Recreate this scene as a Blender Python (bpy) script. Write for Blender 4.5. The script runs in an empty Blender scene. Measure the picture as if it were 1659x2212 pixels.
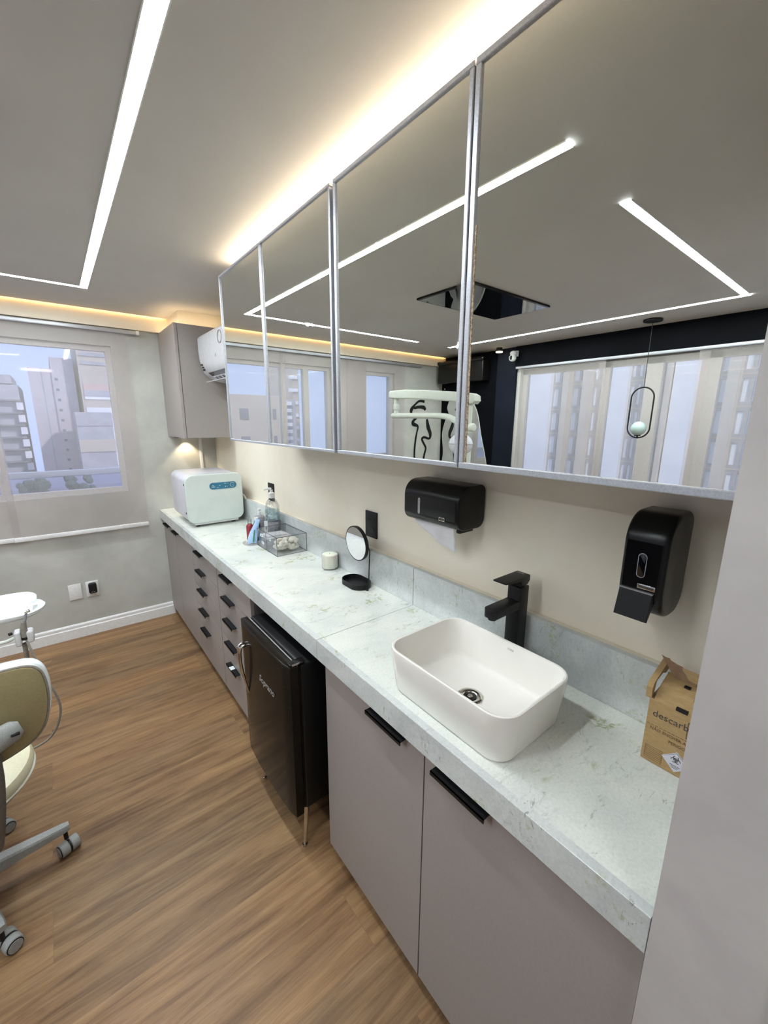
import bpy, bmesh, math, random
from mathutils import Vector, Matrix
random.seed(7)
S = bpy.context.scene
COL = S.collection
PI = math.pi
# ------------------------------------------------------------------ camera
CX, CZ = -1.0424, 1.6092
yaw, pitch, roll, FPX = 0.672, 0.2199, 0.0057, 886.636
w = Vector((math.sin(yaw)*math.cos(pitch), math.cos(yaw)*math.cos(pitch), -math.sin(pitch)))
r = Vector((math.cos(yaw), -math.sin(yaw), 0)); u = r.cross(w)
c_, s_ = math.cos(roll), math.sin(roll)
r, u = c_*r+s_*u, -s_*r+c_*u
cam = bpy.data.cameras.new('camera'); camo = bpy.data.objects.new('camera', cam); COL.objects.link(camo)
camo.matrix_world = Matrix(((r.x, u.x, -w.x, CX), (r.y, u.y, -w.y, 0), (r.z, u.z, -w.z, CZ), (0, 0, 0, 1)))
cam.sensor_fit = 'HORIZONTAL'; cam.sensor_width = 36; cam.lens = 36*FPX/1659; cam.clip_start = .02; cam.clip_end = 300
S.camera = camo
# ------------------------------------------------------------------ world, sun, exposure
W = bpy.data.worlds.new('sky'); S.world = W; W.use_nodes = True
nt = W.node_tree; bg = nt.nodes['Background']
sky = nt.nodes.new('ShaderNodeTexSky'); sky.sky_type = 'HOSEK_WILKIE'; sky.sun_direction = (.5, -.62, .6); sky.turbidity = 3.2; sky.ground_albedo = .4
mixw = nt.nodes.new('ShaderNodeMixRGB'); mixw.inputs[0].default_value = .72; mixw.inputs[2].default_value = (.47, .61, 1.0, 1)
nt.links.new(sky.outputs[0], mixw.inputs[1]); nt.links.new(mixw.outputs[0], bg.inputs[0]); bg.inputs[1].default_value = .88
sun = bpy.data.lights.new('sun', 'SUN'); sun.energy = 1.25; sun.angle = .01; sun.color = (1, .95, .88)
suno = bpy.data.objects.new('sun', sun); COL.objects.link(suno)
suno.rotation_euler = Vector((-.5, .62, -.6)).to_track_quat('-Z', 'Y').to_euler()
LED, COVE, TOPLED = 54.0, 9.0, 18.0
vs = S.view_settings; S.display_settings.display_device = 'sRGB'
vs.view_transform = 'Standard'; vs.look = 'None'; vs.gamma = 1; vs.use_curve_mapping = False; vs.exposure = 1.02
try: S.cycles.max_bounces = 14; S.cycles.transparent_max_bounces = 24; S.cycles.glossy_bounces = 8; S.cycles.diffuse_bounces = 6
except Exception: pass
# ------------------------------------------------------------------ materials
def mat(name, col, rough=.5, metal=0, spec=.5, **k):
    m = bpy.data.materials.new(name); m.use_nodes = True
    b = m.node_tree.nodes['Principled BSDF']
    b.inputs['Base Color'].default_value = (*col, 1); b.inputs['Roughness'].default_value = rough
    b.inputs['Metallic'].default_value = metal; b.inputs['Specular IOR Level'].default_value = spec
    for kk, v in k.items(): b.inputs[kk.replace('_', ' ')].default_value = v
    return m
def N(m, t, **k):
    n = m.node_tree.nodes.new(t)
    for a, v in k.items(): setattr(n, a, v)
    return n
def L(m, a, b): m.node_tree.links.new(a, b)
def bsdf(m): return m.node_tree.nodes['Principled BSDF']
def coords(m, scale=(1, 1, 1), rot=(0, 0, 0)):
    g = N(m, 'ShaderNodeNewGeometry'); mp = N(m, 'ShaderNodeMapping')
    mp.inputs['Scale'].default_value = scale; mp.inputs['Rotation'].default_value = rot
    L(m, g.outputs['Position'], mp.inputs['Vector']); return mp.outputs[0]
def noise(m, vec, scale, detail=4, rough=.55, dist=0):
    n = N(m, 'ShaderNodeTexNoise'); n.inputs['Scale'].default_value = scale; n.inputs['Detail'].default_value = detail
    n.inputs['Roughness'].default_value = rough; n.inputs['Distortion'].default_value = dist
    L(m, vec, n.inputs['Vector']); return n.outputs['Fac']
def ramp(m, fac, stops):
    n = N(m, 'ShaderNodeValToRGB'); e = n.color_ramp.elements
    while len(e) < len(stops): e.new(.5)
    for i, (p, c) in enumerate(stops):
        e[i].position = p; e[i].color = (*c, 1) if len(c) == 3 else c
    L(m, fac, n.inputs[0]); return n.outputs[0]
def mix(m, fac, a, b, mode='MIX'):
    n = N(m, 'ShaderNodeMixRGB', blend_type=mode)
    for i, v in ((0, fac), (1, a), (2, b)):
        if isinstance(v, (int, float)): n.inputs[i].default_value = v
        elif isinstance(v, tuple): n.inputs[i].default_value = (*v, 1)
        else: L(m, v, n.inputs[i])
    return n.outputs[0]
def bump(m, fac, strength, dist=.002):
    n = N(m, 'ShaderNodeBump'); n.inputs['Strength'].default_value = strength; n.inputs['Distance'].default_value = dist
    L(m, fac, n.inputs['Height']); L(m, n.outputs[0], bsdf(m).inputs['Normal'])
def mottled(name, a, b, scale=2.2, rough=.6, bumps=.15, fine=30):
    m = mat(name, a, rough); v = coords(m)
    c = ramp(m, noise(m, v, scale, 6, .6, .4), [(.35, a), (.68, b)])
    L(m, c, bsdf(m).inputs['Base Color']); bump(m, noise(m, v, fine, 5), bumps, .0015); return m
def speck(name, a, b, scale=400, rough=.5):
    m = mat(name, a, rough); v = coords(m)
    L(m, ramp(m, noise(m, v, scale, 2), [(.4, a), (.6, b)]), bsdf(m).inputs['Base Color']); return m
def emit(name, col, st):
    m = bpy.data.materials.new(name); m.use_nodes = True; t = m.node_tree; t.nodes.clear()
    o = t.nodes.new('ShaderNodeOutputMaterial'); e = t.nodes.new('ShaderNodeEmission')
    e.inputs[0].default_value = (*col, 1); e.inputs[1].default_value = st; t.links.new(e.outputs[0], o.inputs[0]); return m
M = {}
M['ceiling'] = mottled('ceiling_paint', (.53, .515, .495), (.58, .565, .545), 1.2, .65, .25, 9)
M['plaster_grey'] = mottled('burnt_cement_grey', (.42, .425, .395), (.57, .57, .53), 2.3, .45, .12)
M['plaster_cream'] = mottled('cream_plaster', (.78, .71, .585), (.86, .80, .68), 1.6, .5, .10)
M['plaster_jamb'] = mottled('jamb_plaster', (.47, .45, .45), (.57, .55, .54), 4.5, .42, .15, 18)
M['white_trim'] = speck('white_gloss_trim', (.74, .74, .74), (.79, .79, .79), 60, .35)
M['black_wall'] = mottled('black_wall_paint', (.0045, .005, .0065), (.007, .0075, .010), 3, .4, .05)
bsdf(M['black_wall']).inputs['Specular IOR Level'].default_value = .02
M['navy_wall'] = mottled('dark_navy_column', (.010, .012, .02), (.014, .017, .026), 3, .4, .05)
bsdf(M['navy_wall']).inputs['Specular IOR Level'].default_value = .05
# wooden plank floor
m = M['floor'] = mat('oak_plank_floor', (.3, .2, .12), .42, spec=.3)
v = coords(m)
br = N(m, 'ShaderNodeTexBrick', offset=.37, offset_frequency=2, squash=1)
br.inputs['Color1'].default_value = (0, 0, 0, 1); br.inputs['Color2'].default_value = (1, 1, 1, 1); br.inputs['Mortar'].default_value = (.5, .5, .5, 1)
br.inputs['Scale'].default_value = 1; br.inputs['Mortar Size'].default_value = .0006; br.inputs['Brick Width'].default_value = 1.25; br.inputs['Row Height'].default_value = .19
br.inputs['Mortar Smooth'].default_value = 1
L(m, v, br.inputs['Vector'])
off = N(m, 'ShaderNodeVectorMath', operation='MULTIPLY'); L(m, br.outputs['Color'], off.inputs[0]); off.inputs[1].default_value = (9, 9, 5)
ad = N(m, 'ShaderNodeVectorMath', operation='ADD'); L(m, v, ad.inputs[0]); L(m, off.outputs[0], ad.inputs[1])
mp = N(m, 'ShaderNodeMapping'); mp.inputs['Scale'].default_value = (1.1, 14, 1); L(m, ad.outputs[0], mp.inputs[0])
g1 = noise(m, mp.outputs[0], 1.6, 8, .62, .9)
mp2 = N(m, 'ShaderNodeMapping'); mp2.inputs['Scale'].default_value = (3.5, 90, 1); L(m, ad.outputs[0], mp2.inputs[0])
g2 = noise(m, mp2.outputs[0], 2.2, 5, .7, .3)
mp3 = N(m, 'ShaderNodeMapping'); mp3.inputs['Scale'].default_value = (1.4, 5, 1); L(m, ad.outputs[0], mp3.inputs[0])
g3 = noise(m, mp3.outputs[0], 2.0, 4, .6, 1.6)
base = ramp(m, g1, [(.26, (.105, .058, .030)), (.45, (.225, .134, .072)), (.58, (.285, .178, .096)), (.75, (.37, .245, .135))])
fine = ramp(m, g2, [(.3, (.74, .72, .70)), (.6, (1.06, 1.05, 1.05))])
c1 = mix(m, .75, base, fine, 'MULTIPLY')
tone = ramp(m, br.outputs['Color'], [(.0, (.86, .88, .87)), (1, (1.12, 1.07, .96))])
c2 = mix(m, 1, c1, tone, 'MULTIPLY')
c3 = mix(m, .8, c2, ramp(m, g3, [(.3, (.80, .80, .84)), (.62, (1.08, 1.06, 1.0))]), 'MULTIPLY')
seam = N(m, 'ShaderNodeMath', operation='MULTIPLY'); L(m, br.outputs['Fac'], seam.inputs[0]); seam.inputs[1].default_value = .45
c4 = mix(m, seam.outputs[0], c3, (.09, .05, .03)); L(m, c4, bsdf(m).inputs['Base Color']); bump(m, g2, .06, .001)
# marble
def marble(name, base, cool, sx=1.0, amount=1.0):
    m = mat(name, base, .22, spec=.5); v = coords(m)
    big = ramp(m, noise(m, v, 3.2*sx, 7, .62, .8), [(.32, cool), (.60, base)])
    def patch(sc, lo, hi, detail=3):
        return ramp(m, noise(m, v, sc*sx, detail, .5, .3), [(lo, (0, 0, 0)), (hi, (1, 1, 1))])
    def mul(a, b, k):
        f = N(m, 'ShaderNodeMath', operation='MULTIPLY'); L(m, a, f.inputs[0]); L(m, b, f.inputs[1])
        g = N(m, 'ShaderNodeMath', operation='MULTIPLY'); L(m, f.outputs[0], g.inputs[0]); g.inputs[1].default_value = k; return g.outputs[0]
    mpv = N(m, 'ShaderNodeMapping'); mpv.inputs['Rotation'].default_value = (0, 0, .9); mpv.inputs['Scale'].default_value = (1.0, 3.4, 1.3); mpv.inputs['Location'].default_value = (.3, .1, 0); L(m, v, mpv.inputs[0])
    st = ramp(m, noise(m, mpv.outputs[0], 8*sx, 10, .80, 1.4), [(.55, (0, 0, 0)), (.63, (1, 1, 1))])
    a = mix(m, mul(st, patch(4.2, .47, .62), .62*amount), big, (.27, .29, .28))
    st2 = ramp(m, noise(m, mpv.outputs[0], 17*sx, 8, .75, .8), [(.585, (0, 0, 0)), (.64, (1, 1, 1))])
    a = mix(m, mul(st2, patch(6.5, .50, .60), .75*amount), a, (.20, .215, .20))
    gm = ramp(m, noise(m, v, 34*sx, 6, .75, .6), [(.52, (0, 0, 0)), (.62, (1, 1, 1))])
    b = mix(m, mul(gm, patch(7.7, .57, .63, 2), .8*amount), a, (.36, .40, .17))
    grit = ramp(m, noise(m, v, 170, 3, .7), [(.3, (.86, .87, .86)), (.65, (1.03, 1.03, 1.03))])
    L(m, mix(m, .85, b, grit, 'MULTIPLY'), bsdf(m).inputs['Base Color']); return m
M['marble'] = marble('pale_marble', (.76, .78, .725), (.62, .655, .63))
M['marble_shaded'] = marble('shaded_marble_edge', (.62, .65, .64), (.47, .50, .51), 1.6, 1.1)  # darker, cooler marble copy: shade of the upright faces put into the colour
M['mdf'] = speck('taupe_laminate', (.312, .282, .270), (.325, .294, .281), 160, .42)
M['dark_gap'] = speck('dark_carcass', (.10, .09, .085), (.12, .11, .10), 60, .6)
M['handle_black'] = speck('matt_black_aluminium', (.006, .006, .007), (.009, .009, .010), 300, .42)
M['black_gloss'] = speck('black_gloss_plastic', (.004, .004, .005), (.005, .005, .006), 90, .13)
M['black_satin'] = speck('black_satin_plastic', (.006, .006, .0055), (.008, .008, .0075), 200, .27)
M['black_matt'] = speck('black_matt', (.007, .007, .008), (.010, .010, .011), 300, .5)
M['fridge_door'] = speck('dark_brown_black_enamel', (.012, .0095, .0075), (.015, .012, .009), 120, .14)
bsdf(M['fridge_door']).inputs['Specular IOR Level'].default_value = .08
M['fridge_body'] = speck('black_enamel_side', (.004, .004, .0045), (.006, .006, .0065), 500, .38)
for k_ in ('fridge_body', 'black_satin', 'black_matt', 'handle_black'): bsdf(M[k_]).inputs['Specular IOR Level'].default_value = .3
M['gasket'] = speck('grey_gasket', (.30, .31, .30), (.36, .37, .36), 60, .4)
M['ceramic'] = speck('white_ceramic', (.80, .78, .73), (.82, .80, .75), 8, .08)
M['white_plastic'] = speck('white_plastic', (.70, .71, .70), (.73, .74, .73), 40, .25)
M['ac_white'] = speck('air_conditioner_white', (.56, .56, .58), (.60, .60, .62), 30, .3)
M['autoclave'] = speck('mint_white_gloss', (.60, .66, .63), (.63, .69, .66), 10, .12)
M['lilac_white'] = speck('cool_white_plastic', (.58, .58, .64), (.62, .62, .68), 10, .25)
M['teal'] = speck('teal_panel', (.035, .17, .27), (.04, .185, .29), 60, .3)
M['white_print'] = speck('white_print', (.72, .78, .80), (.78, .82, .84), 60, .5)
M['dark_print'] = speck('dark_print', (.05, .045, .04), (.07, .06, .05), 60, .6)
M['brown_print'] = speck('brown_print', (.16, .095, .045), (.19, .11, .05), 60, .7)
M['mid_grey'] = speck('grey_print', (.30, .30, .30), (.36, .36, .36), 60, .5)
M['alu'] = mat('brushed_aluminium', (.5, .51, .55), .38, .6)
L(M['alu'], ramp(M['alu'], noise(M['alu'], coords(M['alu'], (1, 1, 1)), 300, 2), [(.4, (.45, .465, .51)), (.6, (.53, .545, .59))]), bsdf(M['alu']).inputs['Base Color'])
M['chrome'] = mat('chrome', (.62, .60, .57), .1, 1.0)
M['copper_edge'] = speck('aged_mirror_edge', (.30, .21, .13), (.62, .50, .36), 240, .3)
m = M['mirror'] = mat('mirror_glass', (.86, .88, .83), .0, 1.0)
v = coords(m)
sm = ramp(m, noise(m, coords(m, (1, 2.4, .8)), 2.6, 4, .6, 1.0), [(.60, (.004,)*3), (.78, (.10,)*3)])
L(m, sm, bsdf(m).inputs['Roughness'])
M['clear_mirror'] = mat('small_mirror_glass', (.80, .80, .82), .01, 1.0)
M['led'] = emit('led_white', (.90, .97, 1.0), LED)
M['led_warm'] = emit('led_warm_cove', (1.0, .60, .24), COVE)
M['led_top'] = emit('led_warm_white', (1.0, .84, .60), TOPLED)
M['led_cab'] = emit('led_warm_cabinet', (1.0, .74, .42), 7)
M['lens_lit'] = emit('warm_lens', (1.0, .80, .55), 3)
m = M['blind'] = bpy.data.materials.new('solar_screen_fabric'); m.use_nodes = True; t = m.node_tree; t.nodes.clear()
o = t.nodes.new('ShaderNodeOutputMaterial'); tr = t.nodes.new('ShaderNodeBsdfTransparent'); di = t.nodes.new('ShaderNodeBsdfDiffuse'); tl = t.nodes.new('ShaderNodeBsdfTranslucent')
di.inputs[0].default_value = (.97, .92, .89, 1); tl.inputs[0].default_value = (.46, .44, .42, 1); tr.inputs[0].default_value = (.80, .765, .78, 1)
ma = t.nodes.new('ShaderNodeMixShader'); ma.inputs[0].default_value = .12
mb = t.nodes.new('ShaderNodeMixShader')
wv = N(m, 'ShaderNodeTexNoise'); wv.inputs['Scale'].default_value = 350; L(m, coords(m), wv.inputs['Vector'])
mr = N(m, 'ShaderNodeMapRange'); mr.inputs['To Min'].default_value = .785; mr.inputs['To Max'].default_value = .785; L(m, wv.outputs['Fac'], mr.inputs[0])
L(m, mr.outputs[0], mb.inputs[0]); L(m, di.outputs[0], ma.inputs[1]); L(m, tl.outputs[0], ma.inputs[2]); L(m, ma.outputs[0], mb.inputs[1]); L(m, tr.outputs[0], mb.inputs[2]); L(m, mb.outputs[0], o.inputs[0])
def glassy(name, tint, refl=.08, rough=.03):
    m = bpy.data.materials.new(name); m.use_nodes = True; t = m.node_tree; t.nodes.clear()
    o = t.nodes.new('ShaderNodeOutputMaterial'); a = t.nodes.new('ShaderNodeBsdfTransparent'); b = t.nodes.new('ShaderNodeBsdfGlossy'); x = t.nodes.new('ShaderNodeMixShader')
    a.inputs[0].default_value = (*tint, 1); b.inputs['Roughness'].default_value = rough
    lw = t.nodes.new('ShaderNodeLayerWeight'); lw.inputs[0].default_value = .35
    mm = t.nodes.new('ShaderNodeMath'); mm.operation = 'MULTIPLY_ADD'; mm.inputs[1].default_value = .3; mm.inputs[2].default_value = refl
    t.links.new(lw.outputs['Fresnel'], mm.inputs[0]); t.links.new(mm.outputs[0], x.inputs[0])
    t.links.new(a.outputs[0], x.inputs[1]); t.links.new(b.outputs[0], x.inputs[2]); t.links.new(x.outputs[0], o.inputs[0]); return m
M['pane'] = glassy('window_glass', (.95, .97, 1.0), .03)
M['acrylic'] = glassy('clear_acrylic', (.985, .985, .99), .03)
M['acrylic_edge'] = glassy('smoky_acrylic_edge', (.55, .56, .58), .15)
M['clear_plastic'] = glassy('clear_bottle', (.95, .96, .97), .20)
M['gel'] = glassy('blue_gel', (.80, .92, .95), .06)
M['rail_glass'] = glassy('balcony_glass', (.72, .78, .88), .08)
M['wax'] = mat('candle_wax', (.88, .85, .74), .4, Subsurface_Weight=.3)
M['stone_cup'] = speck('grey_stone_holder', (.20, .20, .22), (.34, .33, .36), 260, .55)
M['cotton'] = mottled('cotton_rolls', (.66, .63, .54), (.74, .71, .62), 30, .9, .4, 120)
M['blue_pack'] = mottled('pale_blue_packet', (.32, .48, .72), (.45, .62, .84), 30, .4, .4, 60)
M['green_pack'] = speck('green_stripe', (.03, .22, .12), (.04, .28, .15), 60, .4)
M['red'] = speck('red_liquid', (.25, .02, .03), (.30, .03, .04), 60, .25)
M['navy'] = speck('navy_bottle', (.01, .03, .07), (.015, .04, .09), 60, .25)
M['paper'] = mottled('tissue_paper', (.66, .65, .68), (.72, .71, .74), 30, .9, .4, 90)
m = M['cardboard'] = mat('kraft_cardboard', (.40, .27, .13), .75)
L(m, ramp(m, noise(m, coords(m, (1, 1, 4)), 60, 4), [(.3, (.35, .225, .095)), (.7, (.43, .285, .13))]), bsdf(m).inputs['Base Color'])
M['card_dark'] = speck('cardboard_inside', (.22, .13, .07), (.26, .15, .08), 80, .85)
M['stool_cream'] = speck('cream_leatherette', (.66, .62, .44), (.70, .66, .48), 200, .4)
M['stool_shell'] = speck('olive_tan_shell', (.27, .22, .115), (.29, .24, .125), 200, .4)
M['stool_grey'] = speck('grey_textured_plastic', (.27, .28, .27), (.34, .35, .34), 380, .5)
M['stool_trim'] = speck('pale_piping', (.60, .61, .55), (.66, .67, .60), 90, .4)
M['column_grey'] = speck('dark_grey_plastic', (.11, .10, .09), (.13, .12, .11), 300, .5)
M['hose_grey'] = speck('grey_hose', (.21, .19, .17), (.25, .23, .20), 90, .45)
M['dental_white'] = speck('dental_unit_white', (.60, .64, .58), (.63, .67, .61), 20, .28)
M['tray_white'] = speck('tray_white', (.74, .78, .80), (.78, .82, .84), 20, .15)
M['globe'] = mat('opal_globe', (.45, .58, .55), .25)
M['screen'] = mat('black_glass_screen', (.004, .004, .006), .03, 0, .9)
M['wood_dark'] = speck('dark_door_wood', (.045, .025, .018), (.06, .035, .022), 40, .4)
M['frame_grey'] = speck('window_frame_grey', (.56, .56, .54), (.60, .60, .58), 60, .5)
M['b_pink'] = speck('building_pale_pink', (.56, .51, .56), (.60, .55, .60), 2, .8)
M['b_grey'] = speck('building_grey', (.42, .43, .48), (.48, .49, .54), 2, .8)
M['b_beige'] = speck('building_beige', (.56, .50, .44), (.60, .54, .47), 1, .8)
M['b_white'] = speck('building_white', (.84, .86, .90), (.90, .92, .95), 1, .7)
M['b_red'] = speck('building_salmon', (.62, .46, .43), (.66, .49, .46), 1, .8)
M['b_gap'] = speck('facade_mullion_grey', (.42, .41, .43), (.47, .46, .48), 2, .8)  # grey of the facade mullions and floor spandrels
M['b_win'] = speck('far_window_dark', (.22, .23, .27), (.26, .27, .31), 2, .5)
M['leaf'] = mottled('tree_leaves', (.14, .18, .13), (.2, .25, .18), 3, .9, .4, 6)
M['ground'] = mottled('far_ground', (.22, .22, .21), (.30, .29, .27), .1, .9, .0, .3)
# ------------------------------------------------------------------ mesh helpers
class MB:
    def __init__(s): s.bm = bmesh.new()
    def _add(s, tmp, mtx=None):
        if mtx is not None: bmesh.ops.transform(tmp, matrix=mtx, verts=tmp.verts)
        me = bpy.data.meshes.new('t'); tmp.to_mesh(me); tmp.free(); s.bm.from_mesh(me); bpy.data.meshes.remove(me); return s
    def box(s, x0, x1, y0, y1, z0, z1, bev=0, seg=2, mtx=None):
        t = bmesh.new(); bmesh.ops.create_cube(t, size=1)
        for v in t.verts: v.co = Vector(((x0+x1)/2+v.co.x*(x1-x0), (y0+y1)/2+v.co.y*(y1-y0), (z0+z1)/2+v.co.z*(z1-z0)))
        if bev > 0: bmesh.ops.bevel(t, geom=t.edges[:]+t.verts[:], offset=bev, segments=seg, profile=.5, affect='EDGES')
        return s._add(t, mtx)
    def cyl(s, p0, p1, r0, r1=None, n=24, bev=0):
        r1 = r0 if r1 is None else r1; p0 = Vector(p0); p1 = Vector(p1); d = p1-p0
        t = bmesh.new(); bmesh.ops.create_cone(t, cap_ends=True, segments=n, radius1=r0, radius2=max(r1, 1e-5), depth=d.length)
        if bev > 0:
            ed = [e for e in t.edges if abs(e.verts[0].co.z-e.verts[1].co.z) < 1e-6]
            bmesh.ops.bevel(t, geom=ed, offset=bev, segments=3, profile=.5, affect='EDGES')
        q = d.to_track_quat('Z', 'Y').to_matrix().to_4x4(); return s._add(t, Matrix.Translation((p0+p1)/2) @ q)
    def sphere(s, c, rx, ry=None, rz=None, n=24):
        t = bmesh.new(); bmesh.ops.create_uvsphere(t, u_segments=n, v_segments=n//2, radius=1)
        return s._add(t, Matrix.Translation(c) @ Matrix.Diagonal((rx, ry or rx, rz or rx, 1)))
    def lathe(s, c, prof, n=36, axis=None):
        t = bmesh.new(); rings = []
        for (rr, z) in prof:
            rings.append([t.verts.new((rr*math.cos(2*PI*i/n), rr*math.sin(2*PI*i/n), z)) for i in range(n)] if rr > 1e-6 else [t.verts.new((0, 0, z))])
        for a, b in zip(rings, rings[1:]):
            for i in range(n):
                j = (i+1) % n
                if len(a) == 1 and len(b) == 1: continue
                if len(a) == 1: t.faces.new((a[0], b[j], b[i]))
                elif len(b) == 1: t.faces.new((a[i], a[j], b[0]))
                else: t.faces.new((a[i], a[j], b[j], b[i]))
        bmesh.ops.recalc_face_normals(t, faces=t.faces)
        q = Vector(axis).to_track_quat('Z', 'Y').to_matrix().to_4x4() if axis else Matrix.Identity(4)
        return s._add(t, Matrix.Translation(c) @ q)
    def tube(s, pts, rad, n=10, closed=False, flat=None):
        pts = [Vector(p) for p in pts]; R = rad if isinstance(rad, (list, tuple)) else [rad]*len(pts)
        t = bmesh.new(); rings = []; up = None
        for i, p in enumerate(pts):
            a = pts[i-1] if (i > 0 or closed) else p; b = pts[(i+1) % len(pts)] if (i < len(pts)-1 or closed) else p
            d = (b-a).normalized()
            if up is None: up = Vector((0, 0, 1)) if abs(d.z) < .9 else Vector((1, 0, 0))
            sx = d.cross(up).normalized(); up = sx.cross(d).normalized()
            fx, fy = flat if flat else (1, 1)
            rings.append([t.verts.new(p+sx*R[i]*fx*math.cos(2*PI*k/n)+up*R[i]*fy*math.sin(2*PI*k/n)) for k in range(n)])
        m_ = len(rings)
        for i in range(m_ if closed else m_-1):
            A, B = rings[i], rings[(i+1) % m_]
            for k in range(n): t.faces.new((A[k], A[(k+1) % n], B[(k+1) % n], B[k]))
        if not closed: t.faces.new(rings[0][::-1]); t.faces.new(rings[-1])
        bmesh.ops.recalc_face_normals(t, faces=t.faces); return s._add(t)
    def prism(s, poly, a0, a1, axis, bev=0, seg=3, bevall=False):
        # poly: 2D points in the plane perpendicular to axis (0:x ->(y,z), 1:y ->(x,z), 2:z ->(x,y))
        def P(p, a): return Vector((a, p[0], p[1])) if axis == 0 else Vector((p[0], a, p[1])) if axis == 1 else Vector((p[0], p[1], a))
        t = bmesh.new(); A = [t.verts.new(P(p, a0)) for p in poly]; B = [t.verts.new(P(p, a1)) for p in poly]
        f0 = t.faces.new(A); f1 = t.faces.new(B[::-1])
        for i in range(len(poly)): j = (i+1) % len(poly); t.faces.new((A[j], A[i], B[i], B[j]))
        bmesh.ops.recalc_face_normals(t, faces=t.faces)
        if bev > 0:
            ed = list(set(list(f0.edges)+list(f1.edges)))
            if bevall: ed = list(f0.edges)
            bmesh.ops.bevel(t, geom=ed, offset=bev, segments=seg, profile=.5, affect='EDGES')
        return s._add(t)
    def quad(s, pts):
        s.bm.faces.new([s.bm.verts.new(p) for p in pts]); return s
    def grid(s, f, nu, nv, thick=0):
        V = [[s.bm.verts.new(f(i/nu, j/nv)) for j in range(nv+1)] for i in range(nu+1)]
        for i in range(nu):
            for j in range(nv): s.bm.faces.new((V[i][j], V[i+1][j], V[i+1][j+1], V[i][j+1]))
        return s
    def build(s, name, m, parent=None, smooth=True, loc=None):
        me = bpy.data.meshes.new(name); 
        if loc is not None: bmesh.ops.translate(s.bm, verts=s.bm.verts, vec=-Vector(loc))
        s.bm.normal_update(); s.bm.to_mesh(me); s.bm.free()
        me.materials.append(M[m] if isinstance(m, str) else m)
        if smooth:
            for p in me.polygons: p.use_smooth = True
            me.set_sharp_from_angle(angle=math.radians(38))
        o = bpy.data.objects.new(name, me); COL.objects.link(o)
        if loc is not None: o.location = loc
        if parent is not None:
            o.parent = parent; o.matrix_parent_inverse = parent_world(parent).inverted()
        return o
def parent_world(p):
    mm = Matrix.LocRotScale(p.location, p.rotation_euler, p.scale)
    return (parent_world(p.parent) @ p.matrix_parent_inverse @ mm) if p.parent else mm
def tag(o, label, cat, group=None, kind=None):
    o['label'] = label; o['category'] = cat
    if group: o['group'] = group
    if kind: o['kind'] = kind
    return o
def thing(name, label, cat, loc=(0, 0, 0), group=None):
    o = bpy.data.objects.new(name, None); COL.objects.link(o); o.location = loc; o.empty_display_size = .05
    return tag(o, label, cat, group)
def lab(o, s): o['label'] = s; return o
def struct(o): o['kind'] = 'structure'; return o
def B(*a, **k): return MB().box(*a, **k)
def rrect(a0, a1, b0, b1, rad, n=6):
    rad = rad if isinstance(rad, (list, tuple)) else [rad]*4     # corners: (a1,b1),(a0,b1),(a0,b0),(a1,b0)
    out = []
    for (ca, cb, st, R) in ((a1, b1, 0, rad[0]), (a0, b1, 90, rad[1]), (a0, b0, 180, rad[2]), (a1, b0, 270, rad[3])):
        sa = -1 if ca == a1 else 1; sb = -1 if cb == b1 else 1
        for i in range(n+1):
            an = math.radians(st+90*i/n); out.append((ca+sa*R+R*math.cos(an), cb+sb*R+R*math.sin(an)))
    return out
def catmull(P, k=6, closed=True):
    P = [Vector(p) for p in P]; n = len(P); out = []
    rng = range(n) if closed else range(n-1)
    for i in rng:
        g = (lambda q: P[q % n]) if closed else (lambda q: P[max(0, min(n-1, q))])
        a, b, c, d = g(i-1), g(i), g(i+1), g(i+2)
        for j in range(k):
            t = j/k; out.append(.5*((2*b)+(-a+c)*t+(2*a-5*b+4*c-d)*t*t+(-a+3*b-3*c+d)*t**3))
    if not closed: out.append(P[-1])
    return out
def text(name, body, size, mtx, m, parent, shear=0, bold=0, spacing=1, align='LEFT', sx=1):
    cu = bpy.data.curves.new('txt', 'FONT'); cu.body = body; cu.size = size; cu.extrude = .0002; cu.shear = shear; cu.offset = bold; cu.space_character = spacing; cu.align_x = align; cu.resolution_u = 3
    to = bpy.data.objects.new('txt', cu); COL.objects.link(to); bpy.context.view_layer.update()
    dg = bpy.context.evaluated_depsgraph_get(); me = bpy.data.meshes.new_from_object(to.evaluated_get(dg))
    bpy.data.objects.remove(to); bpy.data.curves.remove(cu)
    me.transform(mtx @ Matrix.Diagonal((sx, 1, 1, 1))); me.materials.clear(); me.materials.append(M[m]); me.name = name
    o = bpy.data.objects.new(name, me); COL.objects.link(o); o.parent = parent; o.matrix_parent_inverse = parent_world(parent).inverted(); return o
def frame_mtx(o, xa, ya):
    xa = Vector(xa).normalized(); ya = Vector(ya).normalized(); za = xa.cross(ya)
    return Matrix(((xa.x, ya.x, za.x, o[0]), (xa.y, ya.y, za.y, o[1]), (xa.z, ya.z, za.z, o[2]), (0, 0, 0, 1)))
# ------------------------------------------------------------------ room constants
H, YF, XL, XR = 2.333, 3.636, -3.40, .025
CF, PF = -.45, -.43          # counter front, cabinet front
BLY = YF-.035                # blind plane
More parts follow.
